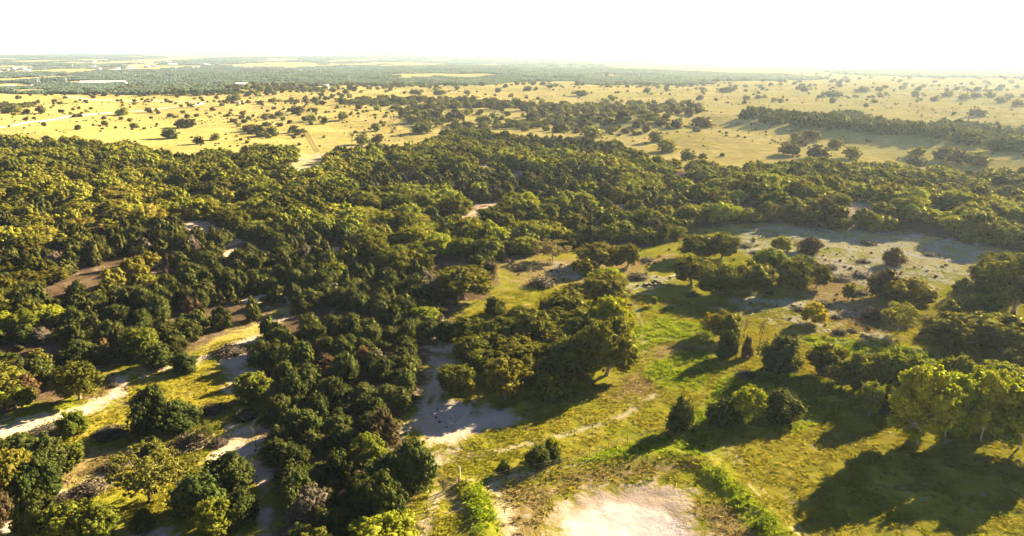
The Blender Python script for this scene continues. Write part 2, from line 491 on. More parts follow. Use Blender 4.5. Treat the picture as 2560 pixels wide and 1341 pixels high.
    for i in range(4):                                       # patch of distant wood, about 26 m wide (unit metres)
        s = Soup()
        for k in range(26):
            a = rnd.uniform(0, 6.28); q = math.sqrt(rnd.rand()) * 13
            x, y = q * math.cos(a), q * math.sin(a); h = rnd.uniform(3.6, 6.5); w = rnd.uniform(2.2, 3.8)
            V, F = ICO1
            s.add(V * [w * .8, w * .8, h * .42] * rnd.uniform(0.8, 1.1, (len(V), 1)) + [x, y, h * .55], F, 3, 0, rnd.rand())
            d = fib(46, rnd); d[:, 2] = np.abs(d[:, 2]) - 0.25
            s.leaves(d * [w, w, h * 0.48] + [x, y, h * .52], d + rnd.normal(size=d.shape) * .3, 0.75, 0.9, rnd)
        PROTO['patch', i] = s.mesh('wood_patch', [M['leaf']])
    for i in range(4):                                       # grass tuft, height 1
        s = Soup()
        for k in range(16):
            a = rnd.uniform(0, 6.28); q = rnd.uniform(0, .35); b = np.array([q * math.cos(a), q * math.sin(a), 0])
            d = rnd.normal(size=3) * [.45, .45, .1] + [0, 0, rnd.uniform(.6, 1)]
            t = np.array([-math.sin(a), math.cos(a), 0]) * 0.07
            s.add([b - t, b + t, b + d * .6 + t * .8, b + d + [d[0] * .3, d[1] * .3, -.08]], [[0, 1, 2, 3]], 4, 0, rnd.rand())
        PROTO['tuft', i] = s.mesh('grass_tuft', [M['blade']])
    for i in range(2):                                       # leafy weed
        s = Soup()
        C = rnd.normal(size=(70, 3)) * [.25, .25, .28] + [0, 0, .45]; C[:, 2] = np.abs(C[:, 2])
        s.leaves(C, rnd.normal(size=C.shape) + [0, 0, .6], 0.08, 0.14, rnd)
        PROTO['weed', i] = s.mesh('weed', [M['blade']])
    for i in range(2):                                       # limestone rock
        V, F = ICO1
        s = Soup(); s.add(V * [0.5, 0.4, 0.26] * rnd.uniform(0.7, 1.15, (len(V), 1)), F, 3, 0)
        PROTO['rock', i] = s.mesh('rock', [M['rock']])
build_protos()

# ------------------------------------------------------------------ ground regions (traced, then laid on the ground plane)
WOODS = [
 # big wood, north-west part and everything down to the sandy clearing
 [(-260, 364), (0, 362), (130, 358), (250, 364), (330, 374), (395, 402), (470, 410), (530, 402), (590, 396), (650, 388), (720, 384), (745, 400), (700, 430), (690, 448), (760, 458), (835, 440), (815, 410), (845, 388), (930, 382), (1045, 392), (1075, 360), (1120, 345), (1200, 345), (1290, 352), (1400, 358), (1520, 372), (1575, 392), (1600, 418), (1720, 432), (1900, 436), (2060, 434), (2200, 442), (2330, 450), (2480, 450), (2560, 440), (2900, 440),
  (2900, 650), (2560, 640), (2420, 612), (2300, 592), (2120, 578), (2040, 585), (1980, 562), (1850, 562), (1740, 575), (1690, 605), (1600, 622), (1500, 612), (1400, 622), (1330, 640), (1255, 655), (1235, 700), (1215, 745), (1150, 765), (1125, 800), (1135, 850), (1110, 880), (1075, 960), (1050, 1010), (1010, 1060), (1015, 1120), (1060, 1170), (1078, 1225), (1030, 1262), (1010, 1300), (1055, 1341), (1060, 1480), (650, 1480), (668, 1341), (690, 1240), (665, 1180), (655, 1110), (640, 1060), (690, 1030), (640, 950), (620, 905), (635, 880), (655, 845), (690, 800), (745, 765), (700, 765), (650, 805), (560, 830), (510, 860), (480, 895), (370, 905), (265, 915), (250, 960), (200, 1000), (90, 1010), (0, 1045), (-260, 1090)],
]
GAPS = [  # openings inside the woods
 ([(432, 562), (470, 556), (560, 556), (572, 572), (500, 588), (450, 582)], 'red'),
 ([(1100, 566), (1150, 540), (1195, 520), (1250, 505), (1292, 500), (1290, 520), (1240, 548), (1160, 570), (1110, 585)], 'sand'),
 ([(1270, 452), (1300, 430), (1330, 445), (1300, 462)], 'sand'),
 ([(790, 622), (880, 615), (925, 632), (905, 652), (830, 648)], 'sand'),
 ([(560, 610), (590, 600), (600, 640), (575, 690), (520, 702), (470, 700), (480, 690), (550, 680)], 'red'),
 ([(2100, 512), (2150, 505), (2230, 530), (2190, 545), (2130, 535)], 'sand'),
 ([(640, 440), (690, 425), (700, 440), (660, 458)], 'red'),
 ([(600, 750), (660, 738), (730, 738), (770, 748), (730, 757), (640, 760)], 'sand'),
 ([(1030, 540), (1090, 555), (1080, 585), (1040, 575)], 'red'),
 ([(330, 830), (420, 815), (430, 830), (350, 850)], 'sand'),
 ([(1090, 850), (1110, 870), (1080, 930), (1060, 930)], 'sand'),
 ([(870, 985), (960, 975), (990, 990), (930, 1010), (860, 1010)], 'sand'),
]
SAND = [  # bare sandy or gravelly ground
 [(-50, 1075), (60, 1040), (160, 1020), (250, 990), (280, 950), (330, 925), (500, 890), (550, 862), (640, 835), (700, 800), (740, 770), (700, 812), (650, 860), (560, 880), (500, 915), (420, 930), (330, 950), (330, 990), (240, 1035), (150, 1060), (60, 1090), (-50, 1110)],
 [(545, 880), (640, 870), (640, 960), (625, 990), (580, 1000), (560, 950), (530, 930)],
 [(560, 1060), (650, 1045), (665, 1120), (690, 1190), (700, 1250), (690, 1350), (625, 1350), (640, 1260), (630, 1190), (560, 1180), (500, 1150), (540, 1090)],
 [(100, 1260), (200, 1190), (300, 1150), (360, 1150), (260, 1220), (170, 1290), (60, 1330), (-50, 1360), (-50, 1320)],
 [(270, 1300), (420, 1320), (500, 1350), (250, 1350)], [(1010, 1060), (1040, 1010), (1090, 985), (1190, 1010), (1290, 1030), (1330, 1045), (1240, 1085), (1150, 1110), (1060, 1130), (1030, 1110)],
 [(1075, 880), (1120, 855), (1145, 870), (1130, 920), (1110, 970), (1090, 1010), (1040, 1010), (1070, 950)],
 [(1050, 1125), (1130, 1120), (1160, 1140), (1110, 1165), (1108, 1200), (1150, 1235), (1178, 1262), (1165, 1285), (1110, 1250), (1080, 1235), (1080, 1180), (1060, 1150)],
 [(1385, 1240), (1480, 1218), (1600, 1208), (1700, 1215), (1745, 1238), (1715, 1262), (1735, 1310), (1765, 1360), (1780, 1480), (1350, 1480), (1375, 1330), (1385, 1270)],
]
PAN = [(1400, 1350), (1415, 1300), (1445, 1275), (1500, 1262), (1590, 1258), (1650, 1272), (1695, 1305), (1722, 1345), (1740, 1400), (1700, 1480), (1400, 1480), (1385, 1400)]
STONE = [  # white limestone rubble
 [(1850, 570), (1960, 560), (2030, 575), (2140, 568), (2300, 600), (2440, 612), (2560, 650), (2560, 700), (2440, 690), (2300, 715), (2150, 705), (2040, 680), (1930, 650), (1850, 625)],
 [(1790, 765), (1830, 748), (1900, 740), (2000, 742), (2060, 770), (2130, 760), (2190, 790), (2230, 850), (2150, 870), (2080, 835), (1990, 812), (1880, 800), (1800, 785)],
 [(2080, 830), (2130, 815), (2180, 825), (2200, 850), (2130, 862)],
 [(2290, 885), (2310, 880), (2322, 895), (2290, 900)],
 [(1620, 690), (1680, 700), (1650, 722), (1600, 730), (1560, 722), (1570, 705)],
 [(1400, 660), (1480, 665), (1440, 700), (1380, 690)], [(720, 395), (800, 385), (835, 415), (790, 445), (710, 440)],
 [(1040, 1040), (1110, 1020), (1180, 1040), (1170, 1080), (1090, 1095), (1040, 1080)],
]
BROWN = [  # thin brownish dry turf
 [(1260, 1220), (1380, 1215), (1420, 1215), (1370, 1270), (1350, 1350), (1230, 1350), (1230, 1280)],
 [(1900, 640), (2100, 650), (2300, 690), (2320, 720), (2150, 720), (2250, 800), (2200, 850), (2080, 800), (2000, 740), (1960, 700)],
 [(1280, 1195), (1400, 1185), (1560, 1165), (1740, 1160), (1560, 1200), (1400, 1215)],
 [(-50, 1180), (140, 1130), (330, 1120), (420, 1130), (260, 1200), (60, 1280), (-50, 1300)],
 [(240, 960), (290, 930), (320, 950), (300, 1010), (230, 1020)],
 [(1560, 940), (1620, 935), (1650, 965), (1630, 990), (1580, 985), (1540, 1000), (1530, 990)], [(1620, 860), (1700, 855), (1760, 875), (1700, 900), (1630, 905)],
 [(1240, 640), (1500, 650), (1700, 640), (1560, 690), (1300, 720)],
 [(1740, 1260), (1820, 1250), (1900, 1341), (1950, 1400), (1780, 1400)],
]
LUSH = [  # tall fresh green
 [(1155, 1215), (1200, 1205), (1235, 1260), (1260, 1350), (1200, 1350), (1170, 1290)],
 [(1420, 1165), (1500, 1130), (1620, 1098), (1760, 1085), (1800, 1100), (1790, 1145), (1700, 1140), (1600, 1138), (1500, 1155)],
 [(1740, 1160), (1800, 1170), (1880, 1240), (1960, 1310), (2000, 1350), (1910, 1350), (1850, 1290), (1790, 1220)],
 [(1615, 910), (1700, 880), (1780, 880), (1790, 930), (1740, 975), (1650, 970), (1612, 945)],
 [(1570, 830), (1640, 790), (1800, 820), (1780, 850), (1640, 860), (1575, 900)],
 [(1800, 950), (1900, 920), (2100, 960), (2150, 1020), (2000, 1080), (1850, 1090), (1700, 1090)],
 [(1980, 840), (2180, 855), (2290, 870), (2240, 900), (2060, 890)],
]
MEADOW = [(520, 860), (680, 830), (1150, 770), (1240, 640), (1500, 600), (1860, 560), (2100, 620), (2600, 700), (2900, 760), (2900, 1500), (-200, 1500), (-200, 1000), (250, 920)]
TRACKS = [  # wheel ruts / footworn strips: points, half width, strength
 ([(1140, 1000), (1120, 1060), (1100, 1120)], 0.35, 0.8), ([(1185, 1000), (1150, 1060), (1120, 1130)], 0.35, 0.8),
 ([(1090, 1160), (1280, 1120), (1420, 1085), (1560, 1040), (1640, 985)], 0.6, 0.55),
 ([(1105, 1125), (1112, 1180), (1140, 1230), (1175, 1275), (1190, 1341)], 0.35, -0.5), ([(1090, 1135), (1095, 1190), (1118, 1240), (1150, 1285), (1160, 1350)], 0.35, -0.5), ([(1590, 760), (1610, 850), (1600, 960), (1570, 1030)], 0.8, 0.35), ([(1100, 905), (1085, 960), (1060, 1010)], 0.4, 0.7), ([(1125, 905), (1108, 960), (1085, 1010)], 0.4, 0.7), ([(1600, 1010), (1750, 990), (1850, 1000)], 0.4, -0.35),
 ([(1130, 1210), (1250, 1200), (1330, 1185), (1480, 1150), (1600, 1120)], 0.35, 0.5),
 ([(1235, 1210), (1262, 1270), (1290, 1350)], 1.0, 0.6),
 ([(1090, 1235), (1075, 1280), (1050, 1341)], 0.7, 0.6),
 ([(1800, 1100), (1830, 1150), (1880, 1220), (1960, 1300), (2010, 1350)], 0.25, 0.5), ([(1815, 1098), (1850, 1150), (1900, 1220), (1975, 1295), (2030, 1350)], 0.25, 0.5),
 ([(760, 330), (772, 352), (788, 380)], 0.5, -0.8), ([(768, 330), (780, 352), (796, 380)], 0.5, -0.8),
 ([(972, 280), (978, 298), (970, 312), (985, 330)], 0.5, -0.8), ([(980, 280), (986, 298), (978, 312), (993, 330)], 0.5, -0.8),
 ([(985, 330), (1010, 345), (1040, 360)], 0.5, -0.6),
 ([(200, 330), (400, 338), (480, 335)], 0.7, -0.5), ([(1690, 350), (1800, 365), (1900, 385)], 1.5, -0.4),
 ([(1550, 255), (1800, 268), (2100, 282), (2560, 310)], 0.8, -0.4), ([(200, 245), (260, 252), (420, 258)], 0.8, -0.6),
]
FARWOOD = [  # distant woods, (polygon, tint)
 [(-200, 146), (300, 142), (450, 148), (800, 146), (1150, 142), (1450, 150), (1560, 165), (1600, 178), (1480, 195), (1300, 200), (1150, 214), (900, 213), (700, 215), (560, 214), (330, 212), (300, 200), (150, 205), (60, 206), (-200, 222)],
 [(-200, 200), (60, 205), (150, 212), (320, 218), (560, 216), (560, 232), (300, 236), (100, 236), (-200, 236)],
 [(1560, 168), (1900, 176), (2100, 185), (1900, 192), (1700, 200), (1550, 196)],
 [(2050, 170), (2560, 172), (2700, 190), (2500, 188), (2200, 182)],
 [(1450, 190), (1640, 192), (1780, 205), (1600, 212), (1450, 205)],
]
FARCLEAR = [
 [(60, 172), (110, 160), (230, 170), (250, 182), (110, 190), (70, 200), (40, 196)],
 [(-200, 184), (40, 184), (60, 192), (-200, 196)],
 [(240, 158), (420, 150), (440, 160), (330, 175), (260, 170)],
 [(560, 157), (720, 158), (700, 162), (560, 161)],
 [(120, 207), (320, 205), (340, 214), (230, 217), (100, 212)],
]
WOODS_G = [pline(p) for p in WOODS]
GAPS += [([(860, 690), (930, 680), (950, 700), (880, 715)], 'red'), ([(1480, 520), (1560, 512), (1580, 528), (1500, 536)], 'sand'), ([(350, 640), (400, 632), (410, 655), (360, 662)], 'red'), ([(1640, 450), (1720, 440), (1740, 452), (1660, 462)], 'grass'), ([(1180, 420), (1240, 412), (1260, 425), (1200, 432)], 'sand'), ([(900, 560), (960, 552), (960, 570), (905, 576)], 'red')]
GAPS_G = []
for p, k in GAPS:
    g_ = pline(p); GAPS_G.append((g_.mean(0) + (g_ - g_.mean(0)) * 1.18, k))

def region_masks(X, Y):
    n = X.shape[0]
    out = {k: np.full(n, -1.0) for k in ('sand', 'stone', 'brown', 'lush', 'litter', 'meadow', 'pan')}
    r = np.hypot(X, Y)
    def put(key, polys, soft, less=0.0):
        for p in polys:
            P = pline(p) if not isinstance(p, np.ndarray) else p
            rad = np.hypot(P[:, 0], P[:, 1]).mean()
            w = soft * max(1.0, rad / 150)
            mx = (X > P[:, 0].min() - 12 * w) & (X < P[:, 0].max() + 12 * w) & (Y > P[:, 1].min() - 12 * w) & (Y < P[:, 1].max() + 12 * w)
            if not mx.any(): continue
            d = sd_poly(X[mx], Y[mx], P) / w - less
            out[key][mx] = np.maximum(out[key][mx], np.clip(d, -1, 1))
    put('sand', SAND[6:], 2.8, 0.18); put('sand', SAND[:6], 2.8, 0.30); put('pan', [PAN], 1.6); put('stone', STONE, 3.5); put('brown', BROWN, 4.0); put('lush', LUSH, 1.6)
    put('sand', [g for g, k in GAPS_G if k == 'sand'], 2.5); put('brown', [g for g, k in GAPS_G if k == 'red'], 2.0)
    put('sand', [g for g, k in GAPS_G if k == 'red'], 3.5)
    put('litter', WOODS_G, 3.0)
    put('meadow', [MEADOW], 14.0)
    tr = np.zeros(n)
    for pts, hw, st in TRACKS:
        P = pline(pts)
        mx = (X > P[:, 0].min() - 9) & (X < P[:, 0].max() + 9) & (Y > P[:, 1].min() - 9) & (Y < P[:, 1].max() + 9)
        if not mx.any(): continue
        t = st * np.exp(-(dist_pline(X[mx], Y[mx], P) / (hw * 1.3)) ** 2)
        tr[mx] = np.where(np.abs(t) > np.abs(tr[mx]), t, tr[mx])
    out['track'] = tr
    return out

# ------------------------------------------------------------------ ground sheet: one fan-shaped sheet to the horizon
def build_ground():
    ang = np.concatenate([np.arange(-180, -50, 2.5), np.arange(-50, 50, 0.105), np.arange(50, 180, 2.5)])
    A = np.radians(ang)
    rr = [1.0]
    while rr[-1] < 32000:
        q = rr[-1]
        rr.append(q * (1.09 if q < 56 else 1.0068 if q < 420 else 1.012 if q < 2500 else 1.03))
    rr = np.array(rr)
    na, nr = len(A), len(rr)
    RR, AA = np.meshgrid(rr, A, indexing='ij')
    X = (RR * np.sin(AA)).ravel(); Y = (RR * np.cos(AA)).ravel()
    Z = terrain(X, Y)
    V = np.stack([X, Y, Z], 1)
    i, j = np.meshgrid(np.arange(nr - 1), np.arange(na), indexing='ij')
    j2 = (j + 1) % na
    F = np.stack([i * na + j, (i + 1) * na + j, (i + 1) * na + j2, i * na + j2], -1).reshape(-1, 4)[:, ::-1]
    cap = np.arange(na)
    ff = np.concatenate([F.ravel(), cap])
    sizes = np.concatenate([np.full(len(F), 4), [na]])
    mk = region_masks(X, Y)
    me = mesh_np('ground', V, ff, sizes, [ground_mat()], smooth=True)
    for nm, chans in (('mask_a', ('sand', 'stone', 'brown', 'pan')), ('mask_b', ('lush', 'litter', 'meadow'))):
        a = me.attributes.new(nm, 'FLOAT_COLOR', 'POINT')
        d = np.ones((len(V), 4), np.float32)
        for c, k in enumerate(chans): d[:, c] = mk[k] * 0.5 + 0.5
        a.data.foreach_set('color', d.ravel())
    a = me.attributes.new('track', 'FLOAT', 'POINT'); a.data.foreach_set('value', mk['track'].astype(np.float32))
    o = bpy.data.objects.new('ground', me); COL.objects.link(o); o['kind'] = 'structure'
    o['label'] = 'rolling ranch land of dry grass, green meadow and sandy clearings'
    return o

def ground_mat():
    m, nt, out = new_mat('ground')
    b = NB(nt)
    pos = b.n('ShaderNodeNewGeometry').outputs['Position']
    A = b.n('ShaderNodeAttribute', attribute_name='mask_a'); B = b.n('ShaderNodeAttribute', attribute_name='mask_b')
    T = b.n('ShaderNodeAttribute', attribute_name='track')
    sa = b.n('ShaderNodeSeparateColor'); b.l(A.outputs['Color'], sa.inputs[0])
    sb = b.n('ShaderNodeSeparateColor'); b.l(B.outputs['Color'], sb.inputs[0])
    n_f = b.noise(pos, 1.6, 6, 0.7)          # blades and clods
    n_ff = b.noise(pos, 6.0, 3, 0.7)
    n_m = b.noise(pos, 0.22, 6, 0.62, 0.4)   # patches a few metres wide
    n_l = b.noise(pos, 0.035, 5, 0.6, 0.3)
    n_x = b.noise(pos, 0.006, 5, 0.6)
    # low streaks: grass laid over in lines
    mp = b.n('ShaderNodeMapping'); b.l(pos, mp.inputs[0]); mp.inputs['Rotation'].default_value = (0, 0, 0.5); mp.inputs['Scale'].default_value = (0.35, 1.6, 1)
    n_s = b.noise(mp.outputs[0], 0.9, 5, 0.65)
    edge = b.math('ADD', b.math('MULTIPLY', b.math('SUBTRACT', n_m, 0.5), 2.1), b.math('MULTIPLY', b.math('SUBTRACT', n_f, 0.5), 1.1))
    def mask(ch, w=0.16, bias=0.0):
        v = b.math('ADD', b.math('ADD', ch, edge), bias)
        return b.mr(v, 0.5 - w, 0.5 + w)
    # open range: golden dry grass with darker and paler swathes
    gold = b.mix(b.mr(n_l, 0.36, 0.64), (0.36, 0.275, 0.055), (0.50, 0.385, 0.12))
    gold = b.mix(b.math('MULTIPLY', b.mr(n_m, 0.46, 0.62), 0.75), gold, (0.24, 0.22, 0.05))
    gold = b.mix(b.math('MULTIPLY', b.mr(n_x, 0.45, 0.6), 0.65), gold, (0.33, 0.30, 0.07))
    gold = b.mix(b.math('MULTIPLY', b.mr(n_s, 0.48, 0.62), 0.6), gold, (0.58, 0.46, 0.24))
    # near meadow: olive-yellow turf
    med = b.mix(b.mr(n_m, 0.35, 0.65), (0.19, 0.205, 0.013), (0.35, 0.295, 0.026))
    med = b.mix(b.math('MULTIPLY', b.mr(n_l, 0.42, 0.62), 0.6), med, (0.29, 0.225, 0.03))
    med = b.mix(b.math('MULTIPLY', b.mr(n_s, 0.52, 0.68), 0.4), med, (0.32, 0.28, 0.06))
    c = b.mix(b.mr(b.math('ADD', sb.outputs[2], b.math('MULTIPLY', b.math('SUBTRACT', n_l, 0.5), 0.8)), 0.3, 0.7), gold, med)
    brown = b.mix(b.mr(n_f, 0.35, 0.65), (0.20, 0.125, 0.06), (0.36, 0.25, 0.13))
    c = b.mix(b.math('MULTIPLY', mask(sa.outputs[2], 0.35), 0.75), c, brown)
    lush = b.mix(b.mr(n_f, 0.35, 0.65), (0.17, 0.195, 0.010), (0.28, 0.285, 0.022))
    c = b.mix(b.math('MULTIPLY', mask(sb.outputs[0], 0.3), 0.85), c, lush)
    lit = b.mix(b.mr(n_m, 0.3, 0.7), (0.075, 0.048, 0.028), (0.17, 0.11, 0.065))
    c = b.mix(mask(sb.outputs[1], 0.2), c, lit)
    sand = b.mix(b.mr(n_m, 0.3, 0.7), (0.46, 0.33, 0.22), (0.58, 0.45, 0.34))
    sand = b.mix(b.math('MULTIPLY', b.mr(n_ff, 0.6, 0.8), 0.25), sand, (0.36, 0.27, 0.19))
    c = b.mix(mask(sa.outputs[0], 0.25, -0.03), c, sand)
    pan = b.mix(b.mr(b.math('ADD', b.math('MULTIPLY', n_m, 0.5), b.math('MULTIPLY', n_s, 0.5)), 0.35, 0.65), (0.66, 0.53, 0.45), (0.80, 0.68, 0.60))
    c = b.mix(b.mr(b.math('ADD', A.outputs['Alpha'], b.math('MULTIPLY', b.math('SUBTRACT', n_m, 0.5), 1.2)), 0.25, 0.75), c, pan)
    st = b.math('MULTIPLY', b.math('MULTIPLY', mask(sa.outputs[1], 0.4), 0.9), b.mr(b.math('ADD', b.math('MULTIPLY', n_f, 0.6), b.math('MULTIPLY', n_m, 0.4)), 0.47, 0.54))
    c = b.mix(st, c, b.mix(n_ff, (0.56, 0.52, 0.44), (0.33, 0.29, 0.21)))
    c = b.mix(b.mr(T.outputs['Fac'], 0.1, 0.7, 0, 0.85), c, (0.55, 0.45, 0.31))
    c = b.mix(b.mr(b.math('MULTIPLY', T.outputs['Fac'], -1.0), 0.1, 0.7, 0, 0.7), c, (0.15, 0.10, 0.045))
    c = b.mix(b.math('MULTIPLY', b.mr(n_ff, 0.5, 0.8), 0.35), c, b.mix(1.0, c, (0.45, 0.45, 0.4), 'MULTIPLY'))
    d = b.n('ShaderNodeBsdfDiffuse'); b.l(c, d.inputs[0]); d.inputs['Roughness'].default_value = 0.8
    hgt = b.math('ADD', b.math('MULTIPLY', n_f, 0.22), b.math('ADD', b.math('MULTIPLY', n_ff, 0.05), b.math('MULTIPLY', n_m, 0.5)))
    hgt = b.math('MULTIPLY', hgt, b.mr(sa.outputs[0], 0.5, 0.9, 1.0, 0.45))
    bp = b.n('ShaderNodeBump'); bp.inputs['Strength'].default_value = 1.0; bp.inputs['Distance'].default_value = 1.0
    b.l(hgt, bp.inputs['Height']); b.l(bp.outputs[0], d.inputs['Normal'])
    b.l(d.outputs[0], out.inputs[0])
    return m
build_ground()

# ------------------------------------------------------------------ roads
def draped(name, P, w, mat, dz=0.1, step=4.0):
    pts = []
    for (a, b_) in zip(P[:-1], P[1:]):
        k = max(2, int(np.hypot(*(b_ - a)) / step))
        for i in range(k): pts.append(a + (b_ - a) * i / k)
    pts.append(P[-1]); pts = np.array(pts)
    for _ in range(6): pts[1:-1] = (pts[:-2] + pts[1:-1] * 2 + pts[2:]) / 4
    d = np.gradient(pts, axis=0); d /= np.linalg.norm(d, axis=1, keepdims=True)
    nrm = np.stack([-d[:, 1], d[:, 0]], 1)
    ww = w * (0.9 + 0.25 * vnoise(pts[:, 0] / 9, pts[:, 1] / 9, 4))[:, None]
    rows = [pts + nrm * ww * q for q in (-0.5, -0.25, 0, 0.25, 0.5)]
    V = []
    for i in range(len(pts)):
        for q in range(5):
            x, y = rows[q][i]; V.append((x, y, float(terrain(x, y)) + dz * (1 if 0 < q < 4 else -0.6)))
    F = [[i * 5 + q, i * 5 + q + 1, (i + 1) * 5 + q + 1, (i + 1) * 5 + q] for i in range(len(pts) - 1) for q in range(4)]
    s = Soup(); s.add(V, F, 4)
    o = bpy.data.objects.new(name, s.mesh(name, [mat], True)); COL.objects.link(o); o['kind'] = 'structure'
    return o
rd = draped('dirt_road', pline([(-160, 340), (0, 319), (120, 301), (230, 286), (300, 280), (400, 272), (480, 265), (508, 259), (490, 254), (430, 256)]), 5.5, M['caliche'], 0.28)
rd['label'] = 'pale dirt road crossing the golden range in the west'
rd = draped('dirt_road', pline([(430, 256), (330, 254), (230, 250), (180, 244), (160, 240)]), 6.0, M['caliche'], 0.3)
rd['label'] = 'far bend of the pale dirt road near the white shed'
rd = draped('highway', pline([(20, 214), (70, 198), (95, 186), (80, 176), (55, 168)]), 22, M['caliche'], 1.2, 20)
rd['label'] = 'pale highway cutting through the distant town'

# ------------------------------------------------------------------ things
NUMW = ['zero', 'one', 'two', 'three', 'four', 'five', 'six', 'seven', 'eight', 'nine', 'ten', 'eleven', 'twelve', 'thirteen', 'fourteen', 'fifteen', 'sixteen', 'seventeen', 'eighteen', 'nineteen']
TENS = ['', '', 'twenty', 'thirty', 'forty', 'fifty', 'sixty', 'seventy', 'eighty', 'ninety', 'one-hundred']
def words(n):
    n = int(max(0, min(100, round(n))))
    if n < 20: return NUMW[n]
    return TENS[n // 10] + ('-' + NUMW[n % 10] if n % 10 else '')
USED = set()
def auto_label(look, where, px, py, spare=()):
    """look + where it stands + its place in the photo in percent of width and height; None when that is taken"""
    x, y = px / PW * 100, py / PH * 100
    for lk in (look,) + tuple(spare):
        l = f'{lk} {where}, {words(x)} percent across and {words(y)} down the photo'
        if l not in USED:
            USED.add(l)
            return l
    return None

def link(o):
    COL.objects.link(o); return o
def make_tree(kind, i, x, y, z, w, h, tint, name, label, cat, group=None, rz=0.0, ratio=None):
    """Empty with the children trunk and crown; prototype meshes are shared"""
    crown, trunk = PROTO[kind, i]
    root = link(bpy.data.objects.new(name, None))
    root.location = (x, y, z); root.rotation_euler = (0, 0, rz)
    sx = w / PWID[kind, i]
    root.scale = (sx, sx, h)
    root['label'] = label; root['category'] = cat
    if group: root['group'] = group
    for nm, me in (('trunk', trunk), ('crown', crown)):
        c = link(bpy.data.objects.new(nm, me)); c.parent = root; c['tint'] = [float(t) for t in tint]
    return root
def make_single(mesh, x, y, z, sx, sz, tint, name, label, cat, group=None, rz=0.0):
    o = link(bpy.data.objects.new(name, mesh))
    o.location = (x, y, z); o.rotation_euler = (0, 0, rz); o.scale = (sx, sx, sz)
    o['tint'] = [float(t) for t in tint]; o['label'] = label; o['category'] = cat
    if group: o['group'] = group
    return o

PWID = {}
for k, v in PROTO.items():
    me = v[0] if isinstance(v, tuple) else v
    co = np.empty(len(me.vertices) * 3, np.float32); me.vertices.foreach_get('co', co); co = co.reshape(-1, 3)
    q = np.percentile(np.hypot(co[:, 0], co[:, 1]), 96) * 2
    PWID[k] = float(q)
    PWID['h', k] = float(np.percentile(co[:, 2], 99.5))

OAK = (0.082, 0.085, 0.014); OLIVE = (0.108, 0.098, 0.016); JUN = (0.038, 0.047, 0.012); GREEN = (0.115, 0.130, 0.018)
LIME = (0.185, 0.205, 0.012); YEL = (0.32, 0.25, 0.018); BRN = (0.11, 0.065, 0.032); RED = (0.20, 0.065, 0.03); GREY = (0.13, 0.105, 0.085)
CH = {'O': ('oak', OAK), 'V': ('oak', OLIVE), 'J': ('jun', JUN), 'G': ('oak', GREEN), 'L': ('leafy', LIME), 'Y': ('leafy', YEL), 'F': ('feather', (0.13, 0.125, 0.03)), 'K': ('jun', (0.07, 0.05, 0.028)), 'P': ('feather', (0.17, 0.14, 0.07))}
